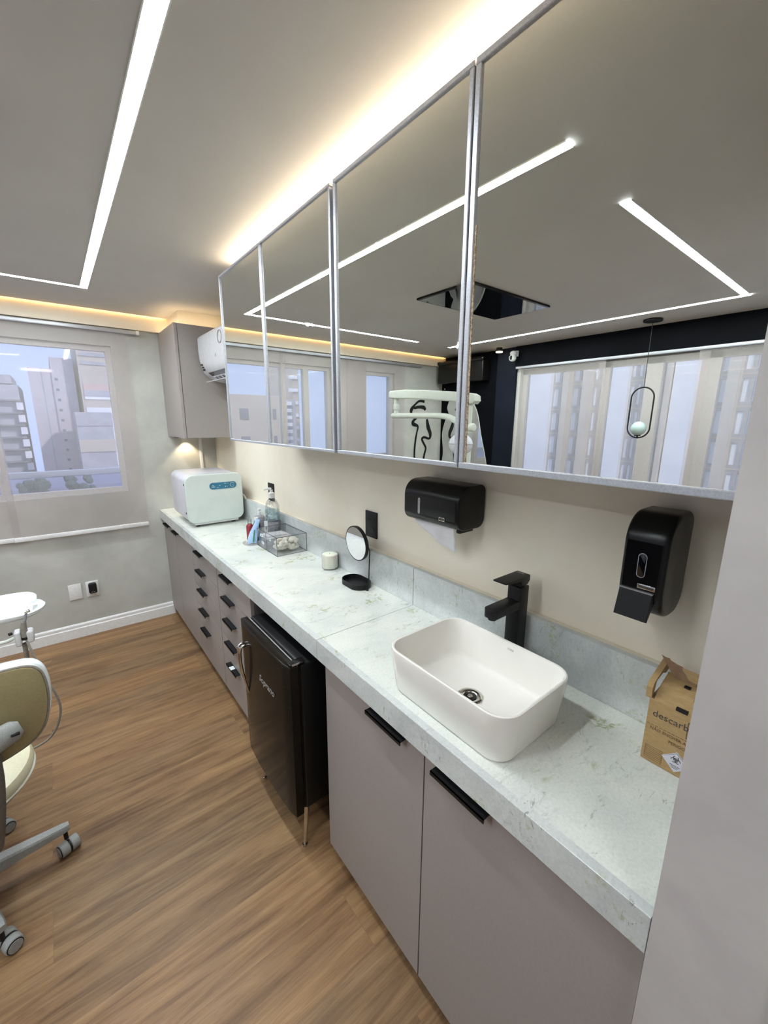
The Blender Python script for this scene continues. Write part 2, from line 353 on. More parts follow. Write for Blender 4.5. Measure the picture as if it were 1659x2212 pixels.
# ------------------------------------------------------------------ room shell
struct(B(XL-.3, XR+.2, -1.4, YF+.2, -.1, 0).build('floor', 'floor', smooth=False))
cz = MB(); cz.box(XL-.3, XR+.2, -1.4, YF-.058, H, H+.1); cz.box(XL-.3, XR+.2, YF-.07, YF+.2, H+.07, H+.1)
struct(cz.build('ceiling', 'ceiling', smooth=False))
struct(B(XR, XR+.2, -1.4, YF+.2, 0, H).build('wall_right', 'plaster_cream', smooth=False))
wf = MB()
W1, W2, WZ0, WZ1 = (-1.84, -.64), (-2.65, -2.25), 1.07, 2.11
wf.box(W1[1], XR, YF, YF+.15, 0, 2.24); wf.box(W2[1], W1[0], YF, YF+.15, 0, 2.24); wf.box(XL-.3, W2[0], YF, YF+.15, 0, 2.24)
for a in (W1, W2): wf.box(a[0], a[1], YF, YF+.15, 0, WZ0); wf.box(a[0], a[1], YF, YF+.15, WZ1, 2.24)
struct(wf.build('wall_far', 'plaster_grey', smooth=False))
struct(B(XL-.2, XR, YF-.045, YF+.15, 2.232, H+.07).build('trim_1', 'plaster_cream', smooth=False))     # beam above the window wall
struct(B(-.268, XR, 3.25, YF-.045, 2.232, H).build('trim_2', 'plaster_cream', smooth=False))           # boxed bulkhead over corner cabinet
LWY0, LWY1, LWZ0, LWZ1 = -.6, 2.55, .85, 2.115
wl = MB(); wl.box(XL-.15, XL, 2.59, YF+.2, 0, H); wl.box(XL-.15, XL, LWY0, 2.59, 0, LWZ0); wl.box(XL-.15, XL, LWY0, 2.59, 2.115, H)
wl.box(XL-.15, XL, -1.4, LWY0, 0, H)
struct(wl.build('wall_left', 'black_wall', smooth=False))
struct(B(XL, XL+.05, .11, 2.59, 2.14, H).build('trim_3', 'black_wall', smooth=False))                   # black beam over side windows
struct(B(XL, XL+.03, 2.59, 2.82, 0, H).build('trim_4', 'navy_wall', smooth=False))                     # navy column
wn = MB(); wn.box(XL, -1.62, -.12, .11, 0, H); wn.box(-.455, XR, -.12, .11, 0, H)
struct(wn.build('wall_near', 'plaster_jamb', smooth=False))
struct(B(XL-.15, XR+.2, -1.4, -1.3, 0, H).build('wall_back', 'plaster_grey', smooth=False))
def base_prof(y): return [(y, 0), (y-.016, 0), (y-.016, .072), (y-.011, .078), (y-.011, .096), (y-.006, .104), (y, .107)]
struct(MB().prism(base_prof(YF), XL, -.42, 0).build('baseboard_far', 'white_trim', smooth=False))
struct(B(-.463, -.455, -.12, -.02, 0, 2.1).build('trim_5', 'wood_dark', smooth=False))                 # dark door liner
# windows (far wall)
def window(n, x0, x1, mulls):
    f = MB(); y0, y1 = YF+.03, YF+.08; b = .035
    f.box(x0, x1, y0, y1, WZ0, WZ0+b); f.box(x0, x1, y0, y1, WZ1-b, WZ1); f.box(x0, x0+b, y0, y1, WZ0+b, WZ1-b); f.box(x1-b, x1, y0, y1, WZ0+b, WZ1-b)
    for (a, c) in mulls: f.box(a, c, y0, y1, WZ0+b, WZ1-b)
    fr = struct(f.build('window_%d' % n, 'frame_grey', smooth=False))
    B(x0+b*.5, x1-b*.5, YF+.052, YF+.056, WZ0+b*.5, WZ1-b*.5).build('pane', 'pane', fr, smooth=False)
window(1, W1[0], W1[1], [(-1.36, -1.315), (-1.60, -1.545)])
window(2, W2[0], W2[1], [])
f = MB(); xx = (XL-.10, XL-.05)
for (a, c) in ((LWY0, LWY0+.05), (2.50, 2.55), (1.70, 1.76), (1.30, 1.41), (.93, 1.05), (.40, .46)): f.box(*xx, a, c, LWZ0, LWZ1)
f.box(*xx, LWY0, 2.55, LWZ0, LWZ0+.05); f.box(*xx, LWY0, 2.55, LWZ1-.05, LWZ1)
f.box(XL-.15, XL, 2.55, 2.59, LWZ0, LWZ1)
fr = struct(f.build('window_3', 'frame_grey', smooth=False)); B(XL-.078, XL-.074, LWY0, 2.55, LWZ0, LWZ1).build('pane', 'pane', fr, smooth=False)
# ------------------------------------------------------------------ lamps
def led(name, label, segs):
    t = thing(name, label, 'ceiling light', (segs[0][0], segs[0][2], H))
    d = MB()
    for (x0, x1, y0, y1) in segs: d.box(x0, x1, y0, y1, H-.003, H-.0005)
    d.build('diffuser', 'led', t, smooth=False)
    f = MB()
    for (x0, x1, y0, y1) in segs:
        if x1-x0 < y1-y0: f.box(x0-.003, x0, y0, y1, H-.003, H); f.box(x1, x1+.003, y0, y1, H-.003, H)
        else: f.box(x0, x1, y0-.003, y0, H-.003, H); f.box(x0, x1, y1, y1+.003, H-.003, H)
    f.build('frame', 'white_trim', t, smooth=False); return t
led('ceiling_light', 'L-shaped white ceiling light strip nearest the mirrored cabinets', [(-.815, -.780, .70, 3.055), (-2.43, -.815, 3.025, 3.055)])
led('ceiling_light', 'L-shaped white ceiling light strip beside the black beam, seen in the mirrors', [(-2.90, -2.865, .715, 3.06), (-2.865, -1.23, .715, .750)])
t = thing('light_strip', 'warm orange light strip hidden in the ceiling slot above the far window', 'light strip', (-1.8, YF-.05, H+.02))
B(XL+.02, -.29, YF-.0575, YF-.0465, H+.012, H+.022).build('diffuser', 'led_warm', t, smooth=False)
t = thing('light_strip', 'warm white light strip lying on top of the mirrored cabinets', 'light strip', (-.25, 1.1, 2.272))
B(-.27, -.25, .13, 2.13, 2.273, 2.279).build('diffuser', 'led_top', t, smooth=False)
t = thing('light_strip', 'warm light strip on top of the taupe corner cabinet', 'light strip', (-.15, 3.19, 2.229))
MB().box(-.29, .0, 3.165, 3.175, 2.229, 2.235).box(-.30, -.29, 3.165, 3.57, 2.229, 2.235).build('diffuser', 'led_cab', t, smooth=False)
t = thing('puck_light', 'small warm spotlight under the corner wall cabinet', 'spotlight', (-.21, 3.588, 1.47))
MB().cyl((-.21, 3.588, 1.470), (-.21, 3.588, 1.478), .022).build('housing', 'white_trim', t)
MB().cyl((-.21, 3.588, 1.468), (-.21, 3.588, 1.4702), .017).build('lens', 'lens_lit', t)
sp = bpy.data.lights.new('puck_lamp', 'SPOT'); sp.energy = 2.4; sp.color = (1, .80, .52); sp.spot_size = 1.75; sp.spot_blend = .45; sp.shadow_soft_size = .012
so = bpy.data.objects.new('puck_lamp', sp); COL.objects.link(so); so.location = (-.21, 3.588, 1.462); so.rotation_euler = (0, 0, 0)
so.parent = t; so.matrix_parent_inverse = parent_world(t).inverted()
t = thing('jamb_fill_light', 'added square fill lamp in the unseen hallway, brightening the door jamb', 'ceiling light', (-1.1, -.75, H))  # added fill lamp behind the camera, there only to light the jamb
B(-1.3, -.9, -.95, -.55, H-.03, H).build('housing', 'white_trim', t, smooth=False)
B(-1.28, -.92, -.93, -.57, H-.034, H-.030).build('diffuser', emit('jamb_fill_glow', (1, .95, .95), 11), t, smooth=False)
t = thing('ceiling_screen', 'black glass television set flush in the white ceiling, seen in the mirrors', 'television', (-1.84, 1.79, H))
B(-2.222, -1.455, 1.578, 2.005, H-.012, H-.0005).build('bezel', 'black_satin', t, smooth=False)
B(-2.212, -1.465, 1.588, 1.995, H-.0135, H-.012).build('screen', 'screen', t, smooth=False)
# pendant
PX, PY = -3.13, 1.30
t = thing('pendant_lamp', 'black oval-ring pendant lamp with a small pale globe, by the side window', 'pendant lamp', (PX, PY, H))
MB().cyl((PX, PY, H-.016), (PX, PY, H), .062, n=40, bev=.003).build('canopy', 'black_matt', t)
MB().cyl((PX, PY, 1.865), (PX, PY, H-.015), .0022, n=8).build('cord', 'black_matt', t)
pts = []
for i in range(40):
    a = 2*PI*i/40; pts.append((PX, PY+.078*math.cos(a), 1.675+(.108 if math.sin(a) > 0 else -.108)+.078*math.sin(a)))
MB().tube(pts, .0055, 10, True).build('ring', 'black_matt', t)
MB().sphere((PX, PY, 1.558), .053).build('globe', 'globe', t)
MB().cyl((PX, PY, 1.489), (PX, PY, 1.512), .007).cyl((PX, PY, 1.503), (PX, PY, 1.512), .022).build('socket', 'black_matt', t)
# ------------------------------------------------------------------ blinds
def blind(label, x0, x1, y, axis, group, z0=.805, z1=2.2, bar=True):
    t = thing('roller_blind', label, 'roller blind', ((x0+x1)/2, y, z1) if axis == 'x' else (y, (x0+x1)/2, z1), group)
    if axis == 'x':
        MB().quad([(x0, y, z0), (x1, y, z0), (x1, y, z1), (x0, y, z1)]).build('fabric', 'blind', t)
        B(x0-.002, x1+.002, y-.008, y+.008, z0-.012, z0+.018, .004).build('bottom_bar', 'white_trim', t)
    else:
        MB().quad([(y, x0, z0), (y, x1, z0), (y, x1, z1), (y, x0, z1)]).build('fabric', 'blind', t)
        B(y-.008, y+.008, x0-.002, x1+.002, z0-.012, z0+.018, .004).build('bottom_bar', 'white_trim', t)
    return t
g = 'sheer panel blinds on the far window wall'
blind('sheer white blind in front of the far window, nearest the corner cabinet', -1.335, -.543, BLY, 'x', g)
blind('sheer white middle blind of the far wall, over the narrow window sashes', -2.245, -1.30, BLY+.016, 'x', g)
blind('sheer white blind of the far wall nearest the black wall art', -2.77, -2.0, BLY, 'x', g)
t = thing('blind_rail', 'grey aluminium curtain track under the beam of the far wall', 'rail', (-1.9, BLY, 2.21))
B(-3.02, -.463, YF-.05, YF-.012, 2.200, 2.224, .002).build('track', 'alu', t)
B(-.478, -.458, YF-.053, YF-.010, 2.198, 2.226, .003).build('end_cap', 'white_trim', t)
g = 'sheer blinds on the side windows'
bx = XL+.045
blind('sheer blind on the side window nearest the navy column', 1.70, 2.55, bx, 'y', g, .8, 2.118)
blind('sheer blind on the side window behind the pendant lamp', .985, 1.765, bx-.020, 'y', g, .8, 2.118)
blind('sheer blind on the side window next to the door opening', .15, 1.045, bx, 'y', g, .8, 2.118)
t = thing('blind_rail', 'white aluminium track below the black beam of the side windows', 'rail', (bx, 1.3, 2.13))
B(XL+.02, XL+.058, .15, 2.575, 2.117, 2.139, .002).build('track', 'alu', t)
# ------------------------------------------------------------------ counter, backsplash
SEAM = 1.100
def counter(label, y0, y1):
    t = thing('countertop', label, 'countertop', (-.22, (y0+y1)/2, .87))
    B(-.447, XR-.001, y0, y1, .872, .900).build('slab', 'marble', t, smooth=False)
    MB().box(CF, CF+.02, y0, y1, .830, .9003, .0008, 1).build('front_edge', 'marble_shaded', t, smooth=False)
    B(-.02, .0, y0, y1, .9003, 1.054, .0008, 1).build('backsplash', 'marble_shaded', t, smooth=False)
    B(.0002, XR-.001, y0, y1, .9003, 1.050).build('mortar_ledge', 'plaster_cream', t, smooth=False)
    return t
counter('long pale marble countertop piece carrying the sterilizer, up to the seam', SEAM+.0011, YF-.001)
counter('pale marble countertop piece carrying the white sink, near the doorway', .112, SEAM-.0011)
# ------------------------------------------------------------------ base cabinets
def handle(y0, y1, z, parent, xf=PF):
    return MB().box(xf-.026, xf+.001, y0, y1, z-.0025, z).box(xf-.026, xf-.0235, y0, y1, z-.011, z).build('handle', 'handle_black', parent, smooth=False)
def front(name, y0, y1, z0, z1, parent, hy=None, hz=None):
    g_ = .0019
    d = B(PF, PF+.018, y0+g_, y1-g_, z0+g_, z1-g_, .0006, 1).build(name, 'mdf', parent, smooth=False)
    if hy: handle(hy[0], hy[1], hz if hz else z1+.0005, d)
    return d
ZB, ZT = .066, .810
cab = thing('base_cabinet', 'long taupe base cabinet with two doors and two stacks of drawers', 'cabinet', (-.2, 2.7, 0))
cb = MB(); x0, x1 = PF+.02, XR-.005
cb.box(x0, x1, 1.752, 1.768, ZB, .829); cb.box(x0, x1, 2.252, 2.268, ZB, ZT); cb.box(x0, x1, 3.61, 3.630, ZB, ZT); cb.box(x0, x1, 2.755, 2.771, ZB, ZT)
cb.box(x0, x1, 1.768, 3.61, ZB, ZB+.016); cb.box(XR-.02, x1, 1.768, 3.61, ZB, ZT); cb.box(x0, x0+.06, 1.768, 3.61, ZT, .829)
cb.build('carcass', 'dark_gap', cab, smooth=False)
B(-.37, -.355, 1.76, 3.63, 0, ZB).build('plinth', 'dark_gap', cab, smooth=False)
front('door', 3.241, 3.632, ZB, ZT, cab, (3.37, 3.54))
front('door', 2.763, 3.241, ZB, ZT, cab, (3.107, 3.255))
rows = [ZT, .6865, .557, .421, .287, ZB]
for i in range(5):
    zt, zb = rows[i], rows[i+1]; hz = zt
    front('drawer', 2.2625, 2.763, zb, zt, cab, (2.50, 2.65))
    d = front('drawer', 1.757, 2.2575, zb, zt, cab, (1.985, 2.14))
    if i == 0: B(x0-.012, x0-.001, 2.2575, 2.2625, zb, zt).build('divider', 'dark_gap', cab, smooth=False)
    if i == 4:
        hd = d.children[0]; B(PF-.0265, PF-.002, 2.055, 2.09, zt+.0006, zt+.0012).build('sticker', 'white_print', d, smooth=False)
cab = thing('base_cabinet', 'taupe two-door base cabinet under the white sink', 'cabinet', (-.2, .6, 0))
cb = MB(); cb.box(x0, x1, .115, .131, ZB, .829); cb.box(x0, x1, 1.062, 1.077, ZB, .829); cb.box(x0, x1, .131, 1.062, ZB, ZB+.016); cb.box(XR-.02, x1, .131, 1.062, ZB, ZT); cb.box(x0, x0+.05, .131, 1.062, ZT, .829)
cb.build('carcass', 'dark_gap', cab, smooth=False)
B(-.37, -.355, .115, 1.077, 0, ZB).build('plinth', 'dark_gap', cab, smooth=False)
B(PF, XR-.006, 1.0775, 1.080, ZB, .829).build('side_panel', 'mdf', cab, smooth=False)
front('door', .604, 1.080, ZB, .822, cab, (.668, .820), .812)
front('door', .113, .604, ZB, .822, cab, (.405, .560), .812)
# ------------------------------------------------------------------ mirrored wall cabinets
MX, MZ0, MZ1 = -.3304, 1.505, 2.268
wc = thing('mirrored_cabinet', 'long wall cabinet with four framed mirror doors above the counter', 'wall cabinet', (-.15, 1.14, 1.9))
cb = MB(); cb.box(MX+.026, XR-.001, .113, 2.158, MZ0+.006, MZ0+.022); cb.box(MX+.026, XR-.001, .113, 2.158, MZ1-.018, MZ1-.002)
for y in (.113, 1.131, 1.147, 2.142): cb.box(MX+.026, XR-.001, y, y+.016, MZ0+.022, MZ1-.018)
cb.build('carcass', 'mdf', wc, smooth=False)
def mdoor(y0, y1, off=0.0, wid=.013, lab_=None):
    x = MX+off; b = wid
    d = B(x+.004, x+.02, y0+.004, y1-.004, MZ0+.004, MZ1-.004).build('door', 'dark_gap', wc, smooth=False)
    B(x+.0012, x+.004, y0+b-.002, y1-b+.002, MZ0+b-.002, MZ1-b+.002).build('mirror', 'mirror', d, smooth=False)
    f = MB()
    for (a, c, e, g_) in ((y0, y1, MZ0, MZ0+b), (y0, y1, MZ1-b, MZ1), (y0, y0+b, MZ0+b, MZ1-b), (y1-b, y1, MZ0+b, MZ1-b)): f.box(x-.004, x+.022, a, c, e, g_, .0015, 1)
    f.build('frame', 'alu', d, smooth=False)
    return d
mdoor(1.6665, 2.157, wid=.009); mdoor(1.150, 1.6635, wid=.009); d3 = mdoor(.6265, 1.132, wid=.011); d4 = mdoor(.113, .6225, wid=.013)
B(MX-.0002, MX+.0011, .6055, .6095, MZ0+.013, MZ1-.28).build('corroded_edge', 'copper_edge', d4, smooth=False)
B(MX+.016, MX+.024, 1.133, 1.149, MZ0+.002, MZ1-.002).build('filler_strip', 'dark_gap', wc, smooth=False)
# corner wall cabinet
t = thing('wall_cabinet', 'taupe wall cabinet in the far corner beside the air conditioner', 'wall cabinet', (-.15, 3.38, 1.85))
B(-.309, XR-.001, 3.128, YF-.001, 1.480, 2.228, .0008, 1).build('carcass', 'mdf', t, smooth=False)
B(-.330, -.312, 3.126, YF-.002, 1.477, 2.2285, .0008, 1).build('door', 'mdf', t, smooth=False)
B(-.334, -.330, 3.30, 3.42, 1.475, 1.480).build('handle', 'handle_black', t, smooth=False)
# ------------------------------------------------------------------ air conditioner
ac = thing('air_conditioner', 'white split air conditioner high on the wall beside the mirrored cabinet', 'air conditioner', (-.1, 2.7, 2.0))
prof = [(.02, 2.165), (-.185, 2.150), (-.199, 2.135), (-.2, 2.06), (-.196, 2.0), (-.188, 1.955), (-.172, 1.915), (-.140, 1.886), (-.10, 1.868), (-.03, 1.856), (.02, 1.856)]
MB().prism(prof, 2.30, 3.09, 1, .008, 3).build('body', 'ac_white', ac)
# air outlet : dark slot with guide vanes and flap
sl = MB(); a0 = Vector((-.170, 0, 1.913)); a1 = Vector((-.112, 0, 1.870)); nrm = Vector((-.70, 0, -.72)).normalized()
def slab(p0, p1, y0, y1, out, th, m_, name, par):
    mb = MB(); q = [p0+nrm*out, p1+nrm*out, p1+nrm*(out-th), p0+nrm*(out-th)]
    A = [(v.x, v.z) for v in q]; return mb.prism(A, y0, y1, 1).build(name, m_, par, smooth=False)
slab(a0, a1, 2.36, 2.99, .004, .012, 'black_gloss', 'outlet', ac)
for i in range(9):
    y = 2.40+i*.07; slab(a0.lerp(a1, .5), a1, y, y+.012, .0065, .004, 'ac_white', 'guide_vane', ac)
slab(a0.lerp(a1, .45), a0.lerp(a1, .53), 2.36, 2.99, .0065, .004, 'ac_white', 'vane_bar', ac)
MB().prism([(-.118, 1.872), (-.118, 1.868), (-.178, 1.853), (-.178, 1.857)], 2.34, 3.03, 1).build('flap', 'ac_white', ac, smooth=False)
sk = MB()
for i, (yy, zz, ww, hh) in enumerate(((3.045, 1.965, .022, .012), (3.035, 1.948, .018, .010), (3.03, 1.933, .02, .012))): sk.box(-.1995+.0035*i, -.188+.0035*i, yy-ww/2, yy+ww/2, zz-hh/2, zz+hh/2)
sk.build('sticker', 'dark_print', ac, smooth=False)
text('badge', 'A', .03, frame_mtx((-.2008, 2.73, 1.985), (0, -1, 0), (0, 0, 1)), 'mid_grey', ac)
lg = [(-.2012, 2.62+.035*math.cos(a), 2.085+.035*math.sin(a)) for a in [k*2*PI/24 for k in range(24)]]
MB().tube(lg, .0028, 6, True).build('emblem', 'mid_grey', ac)
# ------------------------------------------------------------------ wall things
t = thing('conduit_pipe', 'white conduit pipe on the far wall behind the sterilizer', 'pipe', (-.095, YF-.01, 1.3))
MB().box(-.108, -.084, YF-.006, YF, .905, 1.477, .002).build('duct', 'white_trim', t)
def outlet(label, y0, y1, z0, z1):
    t = thing('power_outlet', label, 'power outlet', (XR, (y0+y1)/2, (z0+z1)/2), 'black double outlets above the marble splashback')
    B(XR-.008, XR, y0, y1, z0, z1, .002).build('plate', 'black_matt', t)
    for k in (.30, .70):
        zc = z0+(z1-z0)*k; yc = (y0+y1)/2
        s = MB().prism([(yc+.019*math.cos(a)*(1.25), zc+.0125*math.sin(a)) for a in [i*PI/8 for i in range(16)]], XR-.0095, XR-.0078, 0).build('socket', 'black_gloss', t)
        h = MB()
        for dy in (-.0095, 0, .0095): h.cyl((XR-.0102, yc+dy, zc), (XR-.009, yc+dy, zc), .0028, n=10)
        h.build('pin_hole', 'black_gloss', s)
    return t
outlet('black double power outlet behind the round makeup mirror', 1.385, 1.468, 1.095, 1.214)
outlet('black double power outlet behind the clear pump bottle', 2.472, 2.556, 1.092, 1.208)
t = thing('wall_plate', 'blank white wall plate, left of the pair low on the far wall', 'wall plate', (-1.064, YF, .36), 'white wall plates low on the far wall')
B(-1.103, -1.025, YF-.008, YF, .298, .416, .003).build('plate', 'white_trim', t)
t = thing('power_outlet', 'white wall outlet low on the far wall, holding a black plug', 'power outlet', (-.96, YF, .36))
B(-.999, -.920, YF-.008, YF, .300, .418, .003).build('plate', 'white_trim', t)
t = thing('plug_adapter', 'small black plug adapter in the low white wall outlet', 'plug adapter', (-.955, YF-.03, .37))
MB().prism(rrect(-.983, -.933, .333, .408, .012), YF-.045, YF-.008, 1, .004).build('body', 'black_matt', t)
B(-.970, -.946, YF-.0465, YF-.045, .343, .346).build('logo', 'mid_grey', t, smooth=False)
# towel dispenser
t = thing('towel_dispenser', 'wide black paper towel dispenser on the wall under the mirrors', 'paper towel dispenser', (-.04, .94, 1.345))
pr = rrect(-.108, XR-.004, 1.272, 1.412, [.022, .052, .034, .03], 10)
MB().prism(pr, .812, 1.062, 1, .005, 3).build('cover', 'black_satin', t)
pr = rrect(-.1095, -.085, 1.298, 1.372, .006, 4)
MB().box(-.1092, -.1078, .824, 1.052, 1.302, 1.366, .0003, 1).build('front_panel', 'black_gloss', t)
wn_ = MB().prism([(.983+.0055*math.cos(a), 1.33+(.022 if math.sin(a) >= 0 else -.022)+.0055*math.sin(a)) for a in [i*PI/8 for i in range(16)]], -.1112, -.109, 0).build('level_window', 'mid_grey', t)
B(-.1118, -.1092, .864, .890, 1.297, 1.309, .001).build('badge', 'chrome', t)
B(-.1125, -.1118, .866, .888, 1.300, 1.3065).build('badge_print', 'dark_print', t, smooth=False)
MB().box(-.085, -.02, .822, .838, 1.262, 1.274, .003).build('latch', 'black_satin', t)
def tow(u_, v_):
    y = 1.045-.19*u_*(1-.12*v_)-.01*v_; drop = .018+.062*u_+ .012*math.sin(u_*3)
    return (-.06-.012*math.sin(3*v_+u_*2)-.004*math.sin(u_*14), y, 1.275-drop*v_*1.15)
t2 = MB().grid(tow, 24, 10).build('paper_towel', 'paper'); tag(t2, 'white paper towel sheet hanging out of the black dispenser', 'paper towel')
sm_ = t2.modifiers.new('s', 'SOLIDIFY'); sm_.thickness = .0008
# soap dispenser
t = thing('soap_dispenser', 'tall black soap dispenser with push lever on the wall by the doorway', 'soap dispenser', (-.05, .295, 1.3))
pr = rrect(-.118, XR-.002, 1.196, 1.425, [.03, .062, .075, .05], 12)
MB().prism(pr, .256, .340, 1, .010, 4).build('body', 'black_satin', t)
B(-.1192, -.1175, .266, .333, 1.262, 1.368, .0005, 1).build('front_panel', 'black_gloss', t)
MB().prism([(.2985+.0075*math.cos(a), 1.318+(.018 if math.sin(a) >= 0 else -.018)+.0075*math.sin(a)) for a in [i*PI/8 for i in range(16)]], -.1215, -.119, 0, .0006).build('level_window', 'screen', t)
rg = [(-.1212, .2985+.0078*math.cos(a), 1.318+(.018 if math.sin(a) >= 0 else -.018)+.0078*math.sin(a)) for a in [i*PI/12 for i in range(24)]]
MB().tube(rg, .0008, 6, True).build('window_rim', 'alu', t)
B(-.1212, -.1190, .268, .302, 1.268, 1.2785, .001).build('badge', 'chrome', t)
B(-.1218, -.1212, .272, .299, 1.2705, 1.2755).build('badge_print', 'dark_print', t, smooth=False)
MB().prism([(-.119, 1.262), (-.124, 1.262), (-.139, 1.205), (-.134, 1.203), (-.110, 1.235)], .270, .334, 1, .0012, 2).build('push_lever', 'black_matt', t, smooth=False)
B(-.1255, -.1185, .270, .334, 1.2615, 1.2635).build('lever_edge', 'mid_grey', t, smooth=False)
# ------------------------------------------------------------------ sink and faucet
t = thing('vessel_sink', 'white rectangular vessel sink standing on the marble counter', 'sink', (-.27, .59, .9))
def ringpts(x0, x1, y0, y1, rad, z, n=8): return [Vector((a, b, z)) for a, b in rrect(x0, x1, y0, y1, rad, n)]
sx0, sx1, sy0, sy1 = -.421, -.139, .393, .782; zr = 1.024
cx_, cy_ = (sx0+sx1)/2, (sy0+sy1)/2
def shr(k, rad, z): return ringpts(sx0+k, sx1-k, sy0+k, sy1-k, rad, z)
loops = [shr(.026, .035, .9005), shr(.016, .045, .902), shr(.012, .048, .91), shr(.004, .052, .98), shr(.0, .055, 1.018), shr(.0008, .054, zr-.001), shr(.004, .051, zr+.0005), shr(.008, .047, zr-.001), shr(.010, .045, zr-.006),
         shr(.014, .043, .960), shr(.018, .042, .928), shr(.0205, .042, .921), shr(.026, .042, .9165), shr(.036, .042, .9150), shr(.06, .05, .9145)]
cen = [Vector((cx_+(p.x-cx_)*.16, cy_+(p.y-cy_)*.11, .9125)) for p in shr(.06, .05, .9125)]
loops.append(cen)
mb = MB(); VV = [[mb.bm.verts.new(p) for p in lp] for lp in loops]; n_ = len(VV[0])
for a, b in zip(VV, VV[1:]):
    for i in range(n_): mb.bm.faces.new((a[i], a[(i+1) % n_], b[(i+1) % n_], b[i]))
mb.bm.faces.new(VV[0][::-1]); mb.bm.faces.new(VV[-1]); bmesh.ops.recalc_face_normals(mb.bm, faces=mb.bm.faces)
sk_ = mb.build('basin', 'ceramic', t)
dx, dy = -.285, .590
dr = MB().lathe((dx, dy, .9135), [(.033, -.001), (.033, .0012), (.029, .0028), (.022, .0022), (.018, .0002), (.0175, -.0008), (0, -.0008)], 40).build('drain', 'chrome', t)
MB().lathe((dx, dy, .9130), [(.0165, .0004), (.0165, .0008), (.0, .0008)], 30).build('drain_hole', 'black_gloss', dr)
MB().lathe((dx, dy, .9150), [(.0, .001), (.006, .001), (.007, 0), (.007, -.001), (0, -.001)], 20).build('strainer', 'chrome', dr)
text('brand_mark', 'icasa', .010, frame_mtx((-.1565, .575, 1.008), (0, -1, 0), (.16, 0, 1)), 'mid_grey', t)
t = thing('faucet', 'tall square matt black faucet behind the white sink', 'faucet', (-.053, .62, .9))
MB().box(-.0745, -.0325, .600, .643, .9005, 1.152, .003, 2).build('body', 'handle_black', t)
MB().box(-.1, -.024, .588, .655, .9, .905, .001, 1).build('base_plate', 'handle_black', t)
MB().prism(rrect(-.186, -.072, .601, .642, [.001, .014, .014, .001]), 1.088, 1.113, 2, .0015, 2).build('spout', 'handle_black', t)
MB().cyl((-.168, .6215, 1.080), (-.168, .6215, 1.089), .012, bev=.001).build('aerator', 'black_matt', t)
lv = MB().prism([(-.146, 1.184), (-.033, 1.184), (-.033, 1.168), (-.043, 1.158), (-.068, 1.158), (-.074, 1.172), (-.146, 1.180)], .600, .643, 1, .001, 2)
lv.box(-.066, -.043, .607, .636, 1.150, 1.162)
lvo = lv.build('lever', 'handle_black', t)
text('brand_mark', 'mirella', .0085, frame_mtx((-.045, .637, 1.1842), (0, -1, 0), (1, 0, 0)), 'mid_grey', lvo)
# ------------------------------------------------------------------ cardboard sharps box
bxf, bxb, by0, by1, bz = -.135, -.03, .118, .243, 1.046
t = thing('sharps_box', 'open brown cardboard sharps disposal box at the end of the counter', 'cardboard box', (-.08, .18, .9))
B(bxf, bxb, by0, by1, .9003, bz, .001, 1).build('body', 'cardboard', t, smooth=False)
q = MB().box(bxf+.001, bxb-.001, by0, by1, bz, bz+.001); q.build('top_opening', 'card_dark', t, smooth=False)
# sloped lid panel, side ear flaps and raised back flap
MB().prism([(bxf, bz), (bxf+.028, bz+.022), (bxf+.070, bz+.036), (bxf+.070, bz+.0335), (bxf+.029, bz+.0195), (bxf+.002, bz)], by0, by1-.008, 1).build('lid_panel', 'cardboard', t, smooth=False)
for bb in ((bxf+.0445, bxf+.053, .188, .199, bz+.0275, bz+.0305), (bxf+.040, bxf+.062, .118, .150, bz+.0265, bz+.034), (bxf-.0006, bxf+.006, .176, .196, bz-.002, bz+.0045), (bxf-.0005, bxf+.012, .12, .165, bz+.003, bz+.0108)): B(*bb).build('slot', 'black_matt', t, smooth=False)
ear = MB().prism([(bxf+.002, bz-.002), (bxf-.001, bz+.024), (bxf+.006, bz+.034), (bxf+.070, bz+.054), (bxf+.086, bz+.058), (bxf+.092, bz+.036), (bxf+.072, bz+.030), (bxf+.05, bz+.038), (bxf+.018, bz+.032), (bxf+.012, bz+.004)], by1-.003, by1+.008, 1)
ear.build('side_flap', 'cardboard', t, smooth=False)
mf = frame_mtx((bxf+.058, by1-.002, bz+.034), (0, -1, 0), (.35, 0, .94))
fl = MB().prism([(-.012, .036), (.02, .028), (.03, .027), (.03, .020), (.042, .010), (.125, .008), (.125, .0), (.02, 0.0)], -.001, .001, 2)
bmesh.ops.transform(fl.bm, matrix=mf, verts=fl.bm.verts); fl.build('back_flap', 'card_dark', t, smooth=False)
fl = MB().prism([(.028, .026), (.125, .022), (.125, .0), (.045, .006)], .0012, .003, 2)
bmesh.ops.transform(fl.bm, matrix=mf, verts=fl.bm.verts); fl.build('tuck_flap', 'cardboard', t, smooth=False)
def boxtext(nm, s, size, y, z, m_='brown_print', **k): return text(nm, s, size, frame_mtx((bxf-.0004, y, z), (0, -1, 0), (0, 0, 1)), m_, t, **k)
boxtext('brand_print', 'descarbox', .0205, .2335, 1.010, 'dark_print', spacing=1.0, bold=.0)
br_ = MB()
for (a, b_, c, d) in ((.1715, .1725, 1.000, 1.030), (.13, .1725, 1.029, 1.030), (.13, .1725, .9945, .9955)): br_.box(bxf-.0006, bxf, a, b_, c, d)
br_.box(bxf-.0006, bxf, .1715, .1725, .9945, 1.000); br_.build('logo_bracket', 'dark_print', t, smooth=False)
ln = MB()
for i in range(16): ln.box(bxf-.0006, bxf, .2405-i*.0075-.0055, .2405-i*.0075, .9885, .9893)
